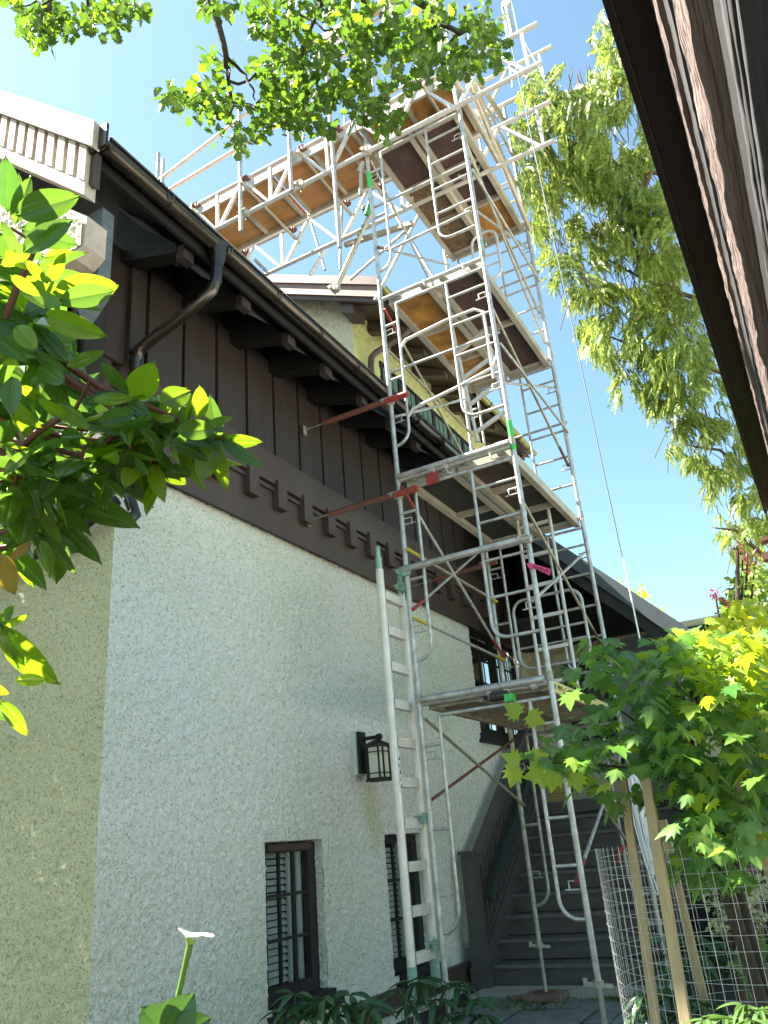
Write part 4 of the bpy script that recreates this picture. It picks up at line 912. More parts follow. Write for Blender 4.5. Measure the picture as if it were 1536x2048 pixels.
# ---- OAK overhead
oak=thing('oak_tree','broad oak tree with lobed bright leaves hanging in front of the scaffold top','tree',(-3.6,6.6,-.2))
def oakd(u,v): return 4.4+.9*noise.noise(Vector((u*.004,v*.004,3)))
OC=[(40,20,38,1),(70,50,42,1),(110,30,48,1),(90,85,22,1),(160,15,40,1),(105,60,38,1),(60,80,14,1),(205,30,38,1),(225,45,16,1),(150,50,24,1),(250,5,35,1),(285,14,15,1),(20,5,30,1),
(425,5,28,1),(455,5,16,1),(335,188,16,1),(352,192,24,1),(385,205,30,1),(420,118,16,1),(432,140,28,1),(425,205,34,1),(445,190,26,1),(415,170,20,1),(470,245,34,1),(445,265,22,1),(475,285,26,1),(462,300,14,1),(505,245,38,1),(540,235,44,1),(520,200,34,1),(555,190,45,1),(530,120,30,1),(545,100,36,1),(520,150,22,1),(575,225,45,1),(600,180,52,1),(620,230,42,1),(515,30,30,1),(540,60,34,1),(570,30,44,1),(580,90,44,1),(620,50,50,1),(630,120,52,1),(650,190,50,1),(655,245,20,1),(680,30,50,1),(690,90,50,1),(700,150,50,1),(690,205,44,1),(740,40,50,1),(745,110,50,1),(750,170,44,1),(735,225,30,1),(765,215,36,1),(780,250,26,1),(790,190,34,1),(800,60,46,1),(810,110,42,1),(820,150,30,1),(850,30,44,1),(860,80,40,1),(850,125,36,1),(845,160,20,1),(885,60,34,1),(895,110,36,1),(900,150,26,1),(890,20,34,1),(930,60,34,1),(940,100,36,1),(935,140,28,1),(970,50,30,1),(975,95,34,1),(980,130,26,1),(990,115,20,1),(960,30,26,1),(600,-10,40,1),(700,-10,50,1),(800,0,45,1),(480,10,20,1)]
items=[]
for (u,v,r,dn) in OC:
    n=int((r*r)*.040*dn)+6; D=oakd(u,v)
    for k in range(n):
        a=random.uniform(0,2*PI); rr=r*math.sqrt(random.random())*(1.12 if random.random()<.15 else 1)
        dd=D+random.gauss(0,.22)
        uu=u+rr*math.cos(a); vv=v+rr*math.sin(a)
        if noise.noise(Vector((uu*.03,vv*.03,7.7)))<-.22+.15*random.random(): continue
        p=far(uu,vv,dd)
        d=rnd()+np.array([0,0,-.5]); B=basis(d,rnd()*.8+np.array([0,0,1.2])); items.append((p,B,random.uniform(.044,.074),0,0 if random.random()<.75 else 1))
foliage(oak,items,[OAK],[L_OAK,leafmat('bright oak leaf',(.07,.17,.015),(.13,.23,.02),.5,.45,2.2)])
def br(pts,r0,r1,par=oak,m=M_BARK,name='branch'):
    P=[]
    for i in range(len(pts)-1):
        a,b=Vector(pts[i]),Vector(pts[i+1])
        for t in (0,.33,.66): P.append(a.lerp(b,t)+Vector(rnd()*.012*(b-a).length*(t>0)*3))
    P.append(Vector(pts[-1])); rs=[r0+(r1-r0)*i/(len(P)-1) for i in range(len(P))]
    return vadd(par,MB().tube(P,rs,7),name,m)
def pb_(l,D=4.5): return [far(u,v,D+ .15*math.sin(i*1.7)) for i,(u,v) in enumerate(l)]
trunk=br([(-3.6,6.6,-.2),(-3.5,6.5,2.2),(-3.2,6.1,4.2),(-2.6,5.4,5.6)],.34,.2,name='trunk',m=M_BARKB)
br([(-2.6,5.4,5.6),(-1.0,4.0,6.2),(.4,3.1,6.2),far(380,-60,4.5)],.17,.03)
br([(-2.6,5.4,5.6),(-1.0,3.0,6.3),(.6,1.6,6.2),far(760,-70,4.5)],.16,.035)
br(pb_([(380,-60),(412,-10),(436,48),(452,110),(456,160),(463,205),(458,232)]),.022,.005)
br(pb_([(452,112),(482,142),(505,175),(510,200)]),.010,.003); br(pb_([(460,163),(500,160),(540,130),(580,120)]),.008,.003); br(pb_([(458,180),(420,180),(380,200)]),.007,.002); br(pb_([(462,205),(500,208),(560,240)]),.006,.002)
br(pb_([(760,-70),(840,5),(872,45),(920,68),(960,60)]),.024,.006); br(pb_([(872,45),(840,70),(805,65)]),.009,.003); br(pb_([(920,68),(890,90),(885,120)]),.008,.003)
br(pb_([(600,-60),(645,10),(620,60),(605,110),(606,160)]),.014,.004); br(pb_([(640,-40),(735,5),(725,50),(710,90),(712,150),(735,200)]),.014,.003); br(pb_([(560,5),(600,30),(650,62),(690,60)]),.008,.003)
br([far(380,-60,4.5),far(180,-60,4.4),far(30,-30,4.4)],.02,.012)
br(pb_([(180,-60),(100,0),(82,35),(85,60),(95,75)]),.012,.004); br(pb_([(100,0),(60,10),(30,15)]),.006,.002); br(pb_([(180,-60),(175,20),(180,40),(188,50)]),.008,.003); br(pb_([(200,-30),(240,10),(270,5)]),.006,.002)
# unseen crown added left of frame to shade the front wall
items=[]
for k in range(9000):
    c=random.choice([(-1.6,5.6,7.2,1.3),(-2.6,7.0,7.8,1.5),(-1.2,8.4,7.8,1.4),(2.2,6.3,4.6,.9),(2.3,7.0,5.6,1.0),(2.0,7.6,6.6,1.1),(1.8,8.0,5.5,1.2),(2.4,5.7,3.6,.75),(2.6,6.3,3.0,.8),(2.0,6.8,3.6,1.0),(2.4,5.8,4.2,.8),(2.7,5.0,4.6,.6),(2.5,5.6,5.3,.7),(2.7,5.2,3.9,.55)])
    q_=rnd(); q_=q_/np.linalg.norm(q_)*c[3]*random.random()**.4; p=np.array(c[:3])+q_
    B=basis(rnd(),rnd()*.8+np.array([0,0,1.])); items.append((p,B,random.uniform(.09,.13),0,0))
foliage(oak,items,[OAK],[L_OAK],limit=0)
br([(-2.6,5.4,5.6),(-1.0,6.6,5.2),(.6,7.2,5.0),(2.0,7.0,4.9)],.13,.03); br([(.6,7.2,5.0),(1.6,6.4,4.0),(2.4,5.9,3.6)],.05,.015); br([(.6,7.2,5.0),(1.8,7.8,6.4)],.05,.015); br([(-2.6,5.4,5.6),(-2.0,6.2,6.8),(-1.4,7.4,7.6)],.13,.04); br([(-2.6,5.4,5.6),(-1.2,6.2,5.9),(.2,6.6,5.6)],.11,.03); br([(-1.2,6.2,5.9),(-.2,7.2,6.4),(.4,7.8,6.5)],.06,.02)
# ---- RHODODENDRON
rho=thing('rhododendron','large leaved rhododendron with glossy backlit leaves at the left edge','shrub',tuple(far(-260,2300,2.6)))
items=[]
def L(x0,y0,x1,y1,zx=0,zy=550,sc=2.56,d=1.75,dd=.0,si=None,mi=None,w=1.):
    a=far(zx+x0/sc,zy+y0/sc,d); b=far(zx+x1/sc,zy+y1/sc,d+dd); v=np.array(b-a); n=np.array(CAM)-np.array(a); n/=np.linalg.norm(n)
    n=n*random.uniform(.8,1.1)+rnd()*.25; s_=random.choice((1,-1)) if False else 1
    items.append((a,basis(v,n)*np.array([[w*1.02,1,1]]),np.linalg.norm(v)*1.08,random.randrange(4) if si is None else si,(0 if random.random()<.75 else 1) if mi is None else mi))
hand=[(300,130,590,80),(220,200,510,310),(170,250,330,400),(340,470,515,400),(680,640,780,465,2),(1020,740,1025,578,2),(820,660,968,590,2),(840,700,950,580,2),(1075,760,1168,742),(1050,830,1237,872),(900,800,1105,785),(680,710,835,655),(840,830,1050,915),(710,785,905,955),(515,445,655,605),(550,900,765,1190,3),(760,900,825,1150,3),(670,975,765,1190,3),(825,975,942,1065,2),(560,1000,440,1165,1),(640,890,640,1130,1),(330,950,200,1140),(380,420,340,290),(300,490,440,670),(180,400,330,500),(430,660,600,590),(500,760,690,700),(470,640,660,620),(330,560,160,420),(350,850,480,880),(480,860,620,830),(420,820,310,830),(300,900,100,960,1),(280,950,110,1060,1),(200,1000,70,900),(700,820,650,980,1),(620,820,500,760),(880,860,1010,800),(900,740,770,720),(1040,840,1150,915),(240,1150,260,1290,1),(380,1060,250,1160,3),(370,1090,310,1280,1),(350,1230,485,1310),(200,1330,405,1412),(210,1330,355,1495),(170,1340,90,1500,1),(200,1350,300,1536,1),(200,1330,60,1260),(120,200,320,110),(60,60,200,20),(150,60,330,130,2),(60,230,0,350),(80,260,180,370,2),(100,60,230,150),(40,300,150,400),(0,450,80,260),(140,540,330,490),(90,560,250,680),(60,520,60,700),(20,620,180,780),(220,640,350,740),(190,610,240,770,1),(60,740,0,860),(100,760,260,820),(340,720,200,640),(150,900,20,1010),(30,880,140,1000),(100,1010,0,1150),(130,1040,190,1200,1),(40,1080,140,1190),(260,660,440,740),(560,680,650,560),(700,760,840,790),(420,700,560,760),(600,900,520,1010,1),(690,930,760,1040,1),(730,860,850,870)]
for h in hand:
    L(*h[:4],d=random.uniform(1.6,1.95),dd=random.uniform(-.08,.08),w=1.25 if len(h)>4 and h[4]==2 else random.uniform(.85,1.05),si=h[4] if len(h)>4 else None,mi=1 if len(h)>4 and h[4]==2 else None)
hand2=[(80,910,297,975),(60,860,302,785),(30,850,30,640,2),(40,860,90,700),(90,1010,275,880),(180,1030,288,995),(190,1130,262,1020),(100,1040,190,1130),(60,1010,20,880),(210,1170,460,1150,2),(20,1000,100,1080),(0,1060,120,1020),(150,1060,240,1120),(40,1100,160,1180),(100,1130,230,1200),(60,900,110,700)]
for h in hand2: L(*h[:4],zy=0,sc=2.0,d=random.uniform(1.55,1.85),w=1.3 if len(h)>4 else random.uniform(.9,1.1),si=h[4] if len(h)>4 else None,mi=1 if random.random()<.5 else 0)
for h in [(0,1245,40,1330),(5,1250,95,1385),(30,1360,90,1360),(0,1400,60,1465),(-20,1420,20,1440),(0,1250,60,1240),(-10,1260,30,1210),(-40,1370,20,1385)]: L(*h,zy=0,sc=1.0,d=1.7)
L(0,1105,25,1185,zy=0,sc=1.0,d=1.6,mi=2,w=1.4); L(20,1120,60,1085,zy=0,sc=1.0,d=1.65,mi=2)
# body of the bush: whorls of leaves on twigs
tips=[(20,480),(70,560),(30,640),(100,700),(60,760),(140,790),(20,820),(90,860),(180,830),(40,920),(110,930),(170,890),(230,860),(60,1000),(20,1080),(100,1040),(-60,500),(-80,620),(-90,760),(-70,900),(-60,1040),(-140,560),(-150,700),(-160,860),(-150,1000),(260,880),(140,980),(320,850),(300,920),(390,850),(430,885),(250,800),(350,890),(0,700),(-20,560)]
tw=[]
for (u,v) in tips:
    D=random.uniform(1.75,2.35) if u<250 else 1.8; c=far(u,v,D); ax=rnd()*.5+np.array([-.2,-.4,.7]); ax/=np.linalg.norm(ax); tw.append((c,ax))
    n=random.randint(8,11) if u<250 else 7; ph=random.uniform(0,6)
    p1=np.cross(ax,[1,.2,0]); p1/=np.linalg.norm(p1); p2=np.cross(ax,p1)
    for k in range(n):
        a=ph+k*2.4; el=random.uniform(-.35,.5); d=(p1*math.cos(a)+p2*math.sin(a))*math.cos(el)+ax*math.sin(el)+np.array([0,0,-.15])
        items.append((np.array(c)-ax*.02*k*.4,basis(d,ax+rnd()*.2),random.uniform(.13,.18)*(1 if u<250 else .72),random.randrange(4),0 if random.random()<(.8 if u<250 else .45) else 1))
foliage(rho,items,RHOS,[L_RHO,leafmat('bright rhododendron leaf',(.09,.20,.015),(.16,.27,.02),.5,.22,2.4),L_RHOY])  # second material is a brighter copy of the leaf colour
rbase=far(-260,2300,2.6); hub=[far(-150,1100,2.2),far(-120,800,2.2),far(-100,560,2.1)]
for h in hub: vadd(rho,MB().tube([rbase,rbase.lerp(h,.5)+Vector((.05,.0,.1)),h],[.035,.025,.014],7),'stem',M_BARK)
for c,ax in tw:
    h=min(hub,key=lambda h:(h-Vector(c)).length); vadd(rho,MB().tube([h,Vector(h).lerp(Vector(c),.55)+Vector((0,0,-.04)),Vector(c)-Vector(ax)*.05,Vector(c)],[.010,.007,.0045,.004],6),'twig',M_STEM)
for l in ([(-20,1000),(20,985),(60,975),(160,930),(240,860),(262,815)],[(-30,960),(80,860),(150,820),(180,760)],[(0,660),(25,600),(40,560),(75,490),(20,455)],[(262,815),(330,860),(390,870)]): vadd(rho,MB().tube([far(u,v,1.85) for u,v in l],[.008]*(len(l)-2)+[.005,.003],6),'twig',M_STEM)
# ---- CEDAR far right
ced=thing('cedar_tree','tall western cedar with drooping sunlit sprays behind the neighbouring eave','tree',tuple(far(1830,1500,11.5)*1.0)); ced.location.z=0
def cd_spray(L_,V,T,p,d,w=.03):
    d=np.array(d,float); d/=np.linalg.norm(d); sd=np.cross(d,[random.gauss(0,1),random.gauss(0,1),random.gauss(0,1)]); sd/=np.linalg.norm(sd)+1e-9
    n=8
    for i in range(n):
        t=i/n; q_=p+d*L_*t+np.array([0,0,-.25*L_*t*t])
        for s_ in (1,-1):
            e=q_+sd*s_*L_*.20*(1-t*.7)*random.uniform(.6,1.4)+d*L_*.20; o=len(V)
            V.extend([q_-d*.008,q_+d*w*.75,e]); T.append((o,o+1,o+2))
    o=len(V); e=p+d*L_+np.array([0,0,-.25*L_]); V.extend([p-sd*.006,p+sd*.006,e]); T.append((o,o+1,o+2))
CC=[(1330,450,34),(1350,520,36),(1375,600,36),(1400,680,36),(1425,755,36),(1450,835,34),(1475,905,34),(1500,985,34),(1305,370,34),(1290,290,34),(1270,200,34),(1262,150,26),(1520,1050,24),(1212,45,22),(1190,78,14),(1225,95,34),(1245,130,34),(1180,165,40),(1130,150,26),(1160,180,34),(1225,170,40),(1065,140,14),(1060,190,22),(1085,190,44),(1060,250,40),(1110,240,50),(1160,250,55),(1210,230,50),(1250,250,50),(1075,310,44),(1130,320,55),(1190,320,60),(1250,340,55),(1290,320,40),(1050,350,24),(1085,380,44),(1140,400,55),(1200,400,60),(1260,420,60),(1300,420,40),(1105,450,44),(1150,480,50),(1210,480,55),(1270,500,55),(1310,510,40),(1060,440,16),(1110,530,34),(1130,570,26),(1140,600,14),(1190,550,44),(1240,570,50),(1300,590,55),(1180,600,30),(1225,640,40),(1280,660,55),(1330,660,40),(1350,620,30),(1165,655,16),(1190,675,22),(1215,700,30),(1260,710,44),(1310,720,50),(1350,730,44),(1235,755,12),(1238,785,9),(1290,760,30),(1330,785,40),(1375,790,44),(1320,820,14),(1360,840,30),(1400,850,40),(1360,880,22),(1345,905,14),(1400,900,30),(1430,920,34),(1380,925,16),(1430,970,34),(1460,1000,30),(1440,1015,18),(1480,1050,30),(1455,1070,14),(1500,1090,24),(1470,1110,16),(1510,1060,24),(1180,640,10),(1420,860,30),(1340,560,40),(1360,700,30)]
V=[];T=[];sg=MB()
for (u,v,r) in CC:
    D=11+1.2*noise.noise(Vector((u*.006,v*.006,9))); n=int(r*r*.16)+8; cdir=np.array([random.gauss(0,.35),random.gauss(.15,.35),-.85])
    for k in range(n):
        a=random.uniform(0,2*PI); rr=r*math.sqrt(random.random())*1.05; uu=u+rr*math.cos(a); vv=v+rr*math.sin(a)
        if noise.noise(Vector((uu*.035,vv*.028,1.7)))<-.20+.14*random.random(): continue
        p=np.array(far(uu,vv,D+random.gauss(0,.35)))
        d=cdir+rnd()*.27; cd_spray(random.uniform(.10,.22),V,T,p,d)
    for k in range(max(1,n//30)):
        a=random.uniform(0,2*PI); p=far(u+r*.6*math.cos(a),v+r*.6*math.sin(a),D); e=p+Vector((random.gauss(0,.12),random.gauss(0,.12),-random.uniform(.1,.45))); sg.tube([p+Vector((0,0,.1)),p,e],.005,4,False)
o=build_np('foliage',np.array(V),np.array(T),L_CED,kind='stuff'); o.parent=ced; o.matrix_parent_inverse=ced.matrix_basis.inverted()
o=sg.build('twig_mass',M_BARKB,kind='stuff'); o.parent=ced; o.matrix_parent_inverse=ced.matrix_basis.inverted()
tb=Vector(ced.location)
vadd(ced,MB().tube([tb,tb+Vector((0,0,5)),tb+Vector((0,0,11))],[.4,.32,.12],10),'trunk',M_BARKB)
for l in ([(1600,520),(1420,470),(1330,455),(1255,430),(1180,400)],[(1600,420),(1430,380),(1310,345),(1230,330),(1120,270)],[(1600,600),(1400,600),(1290,560),(1180,500)],[(1620,820),(1480,760),(1380,720),(1260,690),(1190,660)],[(1600,300),(1450,240),(1300,190),(1180,150)],[(1640,1080),(1540,980),(1440,900),(1370,890)],[(1640,1250),(1560,1140),(1470,1060),(1425,1055)],[(1300,345),(1270,420),(1250,480)],[(1600,700),(1450,560),(1320,480),(1240,370)]):
    vadd(ced,MB().tube([far(u,v,11.2) for u,v in l],list(np.linspace(.045,.008,len(l))),7),'branch',M_BARKB)
# ---- wire cage, stakes, maple
CA=far(1478,1665,3.95); CX,CY=CA.x,CA.y; CR=.60; CH=1.175
cage=thing('wire_cage','round galvanised wire mesh cage guarding the young maple','cage',(CX,CY,0))
q=MB()
for i in range(76):
    a=i*2*PI/76; w_=.006*math.sin(a*5)
    q.tube([(CR*math.cos(a),CR*math.sin(a),-.05),(CR*math.cos(a)+w_,CR*math.sin(a),.55),(CR*math.cos(a),CR*math.sin(a),CH)],.0009,4,False)
z=.02
while z<=CH+.001:
    q.tube([((CR+.004*math.sin(3*a+z*9))*math.cos(a),(CR+.004*math.sin(3*a+z*9))*math.sin(a),z+.006*math.sin(2*a+z*5)) for a in np.linspace(0,2*PI,57)],.0011,4,False); z+=.0505
q.build('wire_mesh',M_WIRE,cage,kind='stuff')
def stake(label,top,bot,d0,d1,w):
    a=far(*top,d0); b=far(*bot,d1); dd=(b-a).normalized(); b2=a+dd*((a.z+.1)/max(.1,-dd.z)); t=thing('timber_stake',label,'stake',tuple(b2),'timber stakes round the caged maple')
    MB().bar(b2-b2,a-b2,w,w,(1,0,0)).build('stake_body',M_WOOD,t)
stake('pale square stake in front of the cage, nearest the stairs but one',(1292,1558),(1372,2048),3.42,3.40,.036)
stake('olive square stake at the left side of the cage beside the rope coil',(1246,1556),(1312,2048),3.72,3.70,.032)
stake('pale square stake at the right edge of the photo',(1474,1553),(1540,1740),3.6,3.6,.034)
stake('weathered brown stake standing behind the cage',(1325,1640),(1385,1900),4.5,4.5,.036)
map_=thing('maple_tree','young vine maple with layered palmate leaves growing in the wire cage','tree',(CX,CY,-.05))
def mbr(l,r0,r1,D=4.0): 
    pts=[far(u,v,D+dd) for u,v,dd in l]; vadd(map_,MB().tube(pts,list(np.linspace(r0,r1,len(pts))),7),'stem',M_BARK)
b0=Vector((CX,CY,-.05))
for l in ([(1400,1640,0),(1385,1500,0),(1370,1400,.05),(1330,1320,0)],[(1432,1700,0),(1415,1600,0),(1400,1480,.0),(1395,1380,0),(1400,1290,0)],[(1470,1750,.1),(1500,1600,.1),(1520,1450,.1),(1500,1330,.1)]):
    pts=[b0]+[far(u,v,4.0+d) for u,v,d in l]; vadd(map_,MB().tube(pts,list(np.linspace(.022,.006,len(pts))),8),'stem',M_BARK)
for l in ([(1400,1600,0),(1300,1540,-.3),(1200,1530,-.4),(1100,1525,-.5),(1020,1522,-.5)],[(1385,1500,0),(1320,1480,-.1),(1240,1420,-.2),(1180,1380,-.2)],[(1370,1400,0),(1280,1340,0),(1190,1310,0)],[(1395,1380,0),(1430,1330,0),(1500,1300,0)],[(1400,1640,0),(1310,1600,-.3),(1260,1590,-.4)],[(1415,1600,0),(1480,1560,-.2),(1530,1540,-.3)],[(1385,1290,0),(1345,1270,0),(1290,1280,0)]): mbr(l,.007,.002)
items=[]
# (u,v,ru,rv,n,kind)  kind 0 dark, 1 yellow, sunlight painted into the leaf colour
MC=[(1210,1295,50,22,26,0),(1270,1330,70,28,40,0),(1180,1350,55,26,24,0),(1340,1300,60,22,34,.3),(1260,1390,80,30,46,0),(1180,1410,40,22,14,0),(1330,1400,70,36,46,.1),(1400,1340,60,34,46,.5),(1440,1290,60,28,44,.9),(1500,1300,40,40,40,.9),(1380,1270,50,16,24,.9),(1460,1370,60,34,50,.7),(1510,1400,40,40,40,.5),(1400,1440,70,36,54,.1),(1300,1460,70,28,44,0),(1220,1470,60,24,30,0),(1160,1490,60,20,24,0),(1480,1470,60,40,56,.1),(1350,1510,70,26,40,0),(1260,1530,70,22,34,0),(1180,1530,60,18,22,.1),(1120,1520,40,14,12,.2),(1440,1540,70,34,56,0),(1510,1540,30,40,34,0),(1380,1570,60,26,34,0),(1300,1590,40,22,16,0),(1255,1610,26,20,8,0),(1460,1610,70,36,54,0),(1390,1640,60,30,36,0),(1500,1670,40,30,26,.1),(1420,1690,60,30,34,0),(1370,1740,40,26,16,0),(1440,1750,50,24,22,0),(1260,1480,50,20,16,0)]
for (u,v,ru,rv,n,yk) in MC+[(1100,1500,50,16,16,.1),(1160,1450,50,20,16,0),(1130,1540,40,20,14,.3),(1200,1580,50,20,16,0),(1190,1500,60,26,26,0)]:
    for k in range(int(n*(1.3 if u>1290 else .75))):
        uu=u+random.gauss(0,ru*.55); vv=v+random.gauss(0,rv*.55)
        D=3.75+random.gauss(0,.28); p=far(uu,vv,D); a=random.uniform(0,2*PI)
        d=np.array([math.cos(a),math.sin(a),-.35+random.gauss(0,.2)]); nrm=np.array([random.gauss(0,.25)-.35,random.gauss(0,.25)-.15,1.0])
        items.append((p,basis(d,nrm),random.uniform(.06,.095),random.randrange(2),1 if random.random()<yk*.85+.08 else 0))
for (u,v,tu,tv) in ((1040,1525,1010,1512),(1030,1535,1022,1570),(1060,1520,1098,1510),(1100,1540,1082,1585),(1110,1545,1102,1590),(1085,1545,1068,1550),(1150,1545,1160,1590),(1040,1430,1020,1415),(1055,1430,1075,1440)):
    a=far(u,v,3.3); b=far(tu,tv,3.3); items.append((a,basis(np.array(b-a),np.array(CAM)-np.array(a)+rnd()*.3),.08,0,1))
for (u,v) in ((1500,1690),(1530,1680),(1400,1665),(1420,1680),(1490,1645)):
    a=far(u,v,3.2); items.append((a,basis([random.gauss(0,.4),-.2,-1],np.array(CAM)-np.array(a)+rnd()*.5),.085,0,0))
foliage(map_,items,[MAP,MAP2],[L_MAP,L_MAPSUN])
# ---- background trees at right
def bush(name,label,cat,cl,D,sz,m,dens=.05,shape=SML,trunk=True,mt=M_BARKB,jit=.5,limit=60,up=1.0):
    c0=cl[0]; b=far(sum(c[0] for c in cl)/len(cl),1900,D); t=thing(name,label,cat,(b.x,b.y,-.2)); items=[]
    for (u,v,r) in cl:
        for k in range(int(r*r*dens)+6):
            a=random.uniform(0,2*PI); rr=r*math.sqrt(random.random()); p=far(u+rr*math.cos(a),v+rr*math.sin(a),D+random.gauss(0,jit))
            items.append((p,basis(rnd()+np.array([0,0,-.3]),rnd()*.7+np.array([0,0,up])),sz*random.uniform(.7,1.2),0,0))
    foliage(t,items,[shape],[m],limit=limit)
    if trunk:
        tp_=far(cl[0][0],cl[0][1],D); B0=Vector(t.location); vadd(t,MB().tube([B0,B0.lerp(tp_,.5)+Vector((.1,0,.1)),tp_],[.07,.05,.015],8),'trunk',mt)
        for (u,v,r) in cl[1:6]: vadd(t,MB().tube([B0.lerp(tp_,.5)+Vector((.1,0,.1)),far(u,v,D)],[.03,.008],6),'branch',mt)
    return t
bush('yellow_green_tree','sunlit yellow green tree beyond the maple at the right edge','tree',[(1490,1250,50),(1520,1300,50),(1450,1290,45),(1470,1340,55),(1520,1370,55),(1430,1330,30),(1500,1420,50),(1445,1390,40),(1530,1460,50)],7.5,.10,L_BRT,.075)
bush('broadleaf_tree','mid green rounded tree with small leaves under the hanging chain','tree',[(1490,1180,36),(1520,1160,36),(1470,1205,30),(1530,1200,40),(1500,1150,24),(1455,1225,14)],9.5,.10,leafmat('mid green leaf',(.10,.2,.03),(.2,.3,.05),.4,.5,1.7),.09)
bush('red_maple','red leaved maple sprigs against the sky at the right','tree',[(1475,1095,9),(1495,1110,12),(1510,1125,12),(1485,1120,7),(1430,1185,9),(1445,1195,10),(1460,1205,9),(1500,1140,8),(1420,1190,5)],9.0,.07,L_RED,.12,LAN,True,M_BARK,.1,40)
bush('bamboo_clump','feathery pale green bamboo tips showing above the porch roof','bamboo',[(1270,1195,16),(1285,1180,8),(1290,1205,14),(1240,1170,6),(1305,1215,7),(1325,1225,8),(1345,1238,6),(1260,1185,8)],17,.16,L_BRT,.10,LAN,True,M_BARKB,.3,40)
# dense dark greenery behind the garden at the lower right
bush('evergreen_hedge','dark evergreen hedge in the garden behind the maple','hedge',[(1420,1560,50),(1500,1580,60),(1480,1650,60),(1530,1700,60),(1440,1620,40)],8.5,.09,L_DKG,.06,SML,True,M_BARK,.3,0)
# pale yard building behind hedge
yb=thing('garden_shed','low garden outbuilding with grey metal roof edge behind the maple','shed',(10.5,-1.0,0))
def yp(mb,n,m): o=mb.build(n,m); o.parent=yb; o.matrix_parent_inverse=Matrix.Translation((-10.5,1.0,0))
yp(MB().box((10.2,-2.5,-.2),(12.5,.8,2.0)),'wall',M_BLACK); yp(MB().box((10.0,-2.7,2.25),(12.7,.45,2.32)),'roof',M_ALU); yp(MB().box((10.0,-2.7,2.12),(12.7,.44,2.24)),'fascia',M_GREYT); yp(MB().box((10.15,.8,-.2),(10.2,1.6,2.15)),'cream_wall',M_STUCC); yp(MB().box((9.98,.4,1.86),(10.02,.95,2.0)),'gutter',M_BLACK)
# variegated shrub, perennials, fern
bush('variegated_shrub','cream variegated shrub behind the wire cage','shrub',[(1470,1810,40),(1430,1790,30),(1500,1840,34),(1410,1750,14),(1520,1780,30),(1440,1850,26),(1480,1740,16),(1375,1700,10),(1420,1700,9)],5.4,.035,L_VAR,.09,SML,True,M_BARKB,.2,200)
bush('lime_shrub','lime green small leaved shrub at the right edge under the variegated one','shrub',[(1510,1900,30),(1490,1930,30),(1530,1950,30),(1510,1980,20)],5.0,.045,L_FRN,.09,SML,True,M_BARKB,.15,120)
def perennial(label,cl,D,sz,m,n,name='perennial_plant',grp='perennials along the house wall'):
    b=far(cl[0][0],cl[0][1],D); t=thing(name,label,'plant',(b.x,b.y,-.12),grp) ; items=[]
    for (u,v) in cl:
        c=far(u,v,D+random.uniform(-.12,.12)); base=Vector((t.location.x+(c.x-t.location.x)*.6,t.location.y+(c.y-t.location.y)*.6,-.12))
        vadd(t,MB().tube([base,base.lerp(c,.6)+Vector((0,0,.03)),c],[.004,.003,.002],5),'stem',M_DKS)
        for k in range(n):
            a=k*2*PI/n+random.uniform(-.3,.3); d=np.array([math.cos(a),math.sin(a),random.uniform(-.35,.35)]); items.append((c,basis(d,np.array([0,0,1])+rnd()*.25),sz*random.uniform(.8,1.2),random.randrange(2),0))
    foliage(t,items,PEO,[m])
M_DKS=mat('green stem',(.08,.15,.04),.6)
perennial('dark green perennial under the first window with upright pointed leaves',[(590,1990),(620,2005),(650,1998),(680,2010),(700,1990),(720,2005),(575,2020),(740,2020),(610,2035),(660,2030)],4.9,.17,L_DKG,6)
perennial('dark green perennial behind the foot of the ladder beam',[(800,1985),(830,1965),(860,1955),(900,1975),(920,1965),(950,2000),(820,2010),(870,2000),(930,2030),(890,2030),(970,2030)],5.7,.17,L_DKG,6)
perennial('glossy hellebore clump behind the wire cage',[(1340,1880),(1370,1870),(1400,1880),(1420,1890),(1360,1900),(1400,1910),(1440,1885),(1385,1930),(1345,1940)],5.2,.16,L_DKG,7,grp='hellebores by the cage')
perennial('dark low fern like clump at the base of the cage on the path edge',[(1290,1990),(1320,1985),(1350,1995),(1380,2000),(1280,2020),(1320,2025),(1370,2030),(1410,2010)],4.3,.14,L_DKG,8,grp='hellebores by the cage')
perennial('bright green leafy plant at the bottom right corner',[(1490,2010),(1520,2020),(1450,2035),(1500,2040),(1530,2035),(1410,2040)],3.2,.09,L_FRN,8,grp='plants in front of the cage')
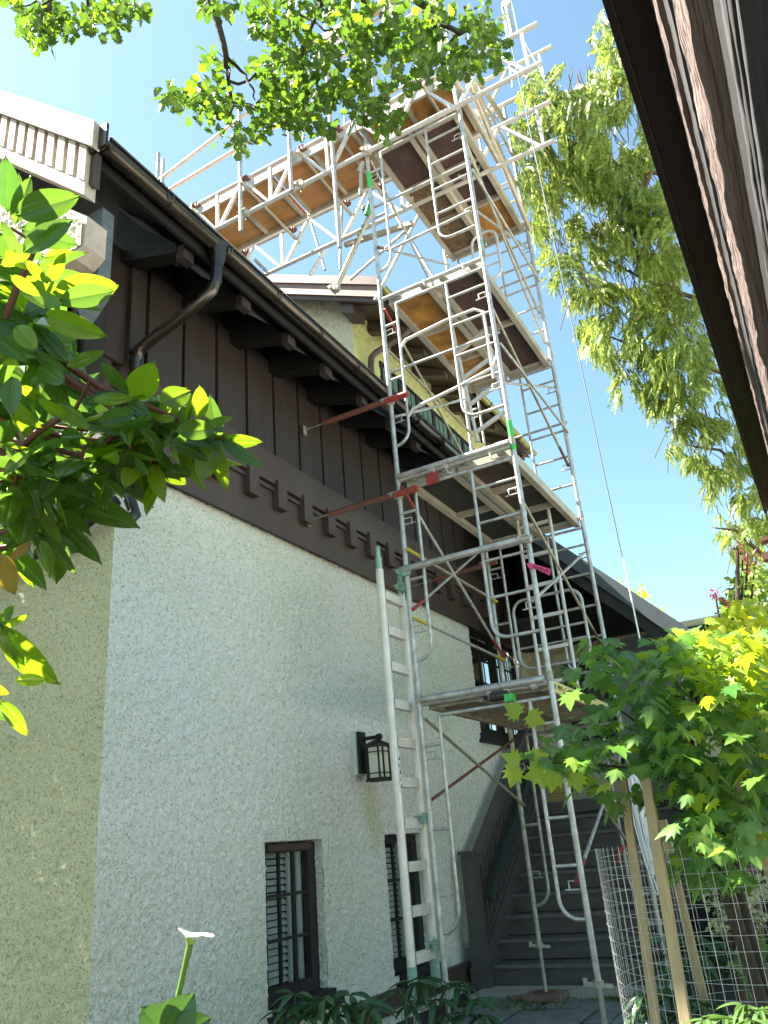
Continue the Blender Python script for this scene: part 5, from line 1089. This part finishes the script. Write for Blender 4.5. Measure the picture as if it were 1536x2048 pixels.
# calla lily
L_CAL=leafmat('lily leaf',(.045,.13,.03),(.07,.18,.035),.3,.3,1.8)
cl=thing('calla_lily','single white calla lily on a tall green stalk before the stucco wall','flower',tuple(far(335,2130,3.6)))
b=far(335,2130,3.6); tpt=far(380,1890,3.45)
vadd(cl,MB().tube([b,far(350,2020,3.55),far(366,1950,3.5),tpt],[.012,.011,.010,.012],10),'stalk',mat('lily stalk',(.14,.26,.04),.4))
V=[];Fq=[]; nA=20; nR=7
c0=tpt; up_=np.array([.0,0,1.]); rt=np.array(far(420,1890,3.45)-far(380,1890,3.45)); rt/=np.linalg.norm(rt); fw=np.cross(up_,rt)
for i in range(nR+1):
    t=i/nR; 
    for j in range(nA):
        a=2*PI*j/nA; r=.010+.035*t**1.8+(.022*t**3)*(1+math.cos(a)); z=.055*t-.012*t**4*(1+math.cos(a))+(.004*math.sin(3*a))*t**3
        p=np.array(c0)+up_*z+rt*(r*math.cos(a))+fw*(r*.85*math.sin(a)); V.append(p)
for i in range(nR):
    for j in range(nA): Fq.append((i*nA+j,i*nA+(j+1)%nA,(i+1)*nA+(j+1)%nA,(i+1)*nA+j))
o=build_np('spathe',np.array(V),np.array(Fq),leafmat('white spathe',(.8,.82,.74),(.85,.85,.8),.25,.4,1.0),smooth=True); o.parent=cl; o.matrix_parent_inverse=cl.matrix_basis.inverted()
vadd(cl,MB().tube([tpt+Vector((0,0,.0)),tpt+Vector((0,0,.02)),tpt+Vector((0,0,.035))],[.012,.017,.020],10),'throat',mat('lily throat',(.25,.38,.06),.4))
for (u,v,tu,tv,wd) in ((325,2085,372,2008,1.),(352,2095,300,2030,.9),(340,2090,400,2046,.9)):
    a=far(u,v,3.5); b2=far(tu,tv,3.4); sh=rholeaf(.42,.25,.25,10)
    B=basis(np.array(b2-a),np.array(CAM)-np.array(a)+np.array([0,0,.5])); V=(sh[0]@B.T)*(np.linalg.norm(np.array(b2-a))*1.15)+np.array(a)
    o=build_np('leaf',V,sh[1],L_CAL,smooth=True); o.parent=cl; o.matrix_parent_inverse=cl.matrix_basis.inverted()
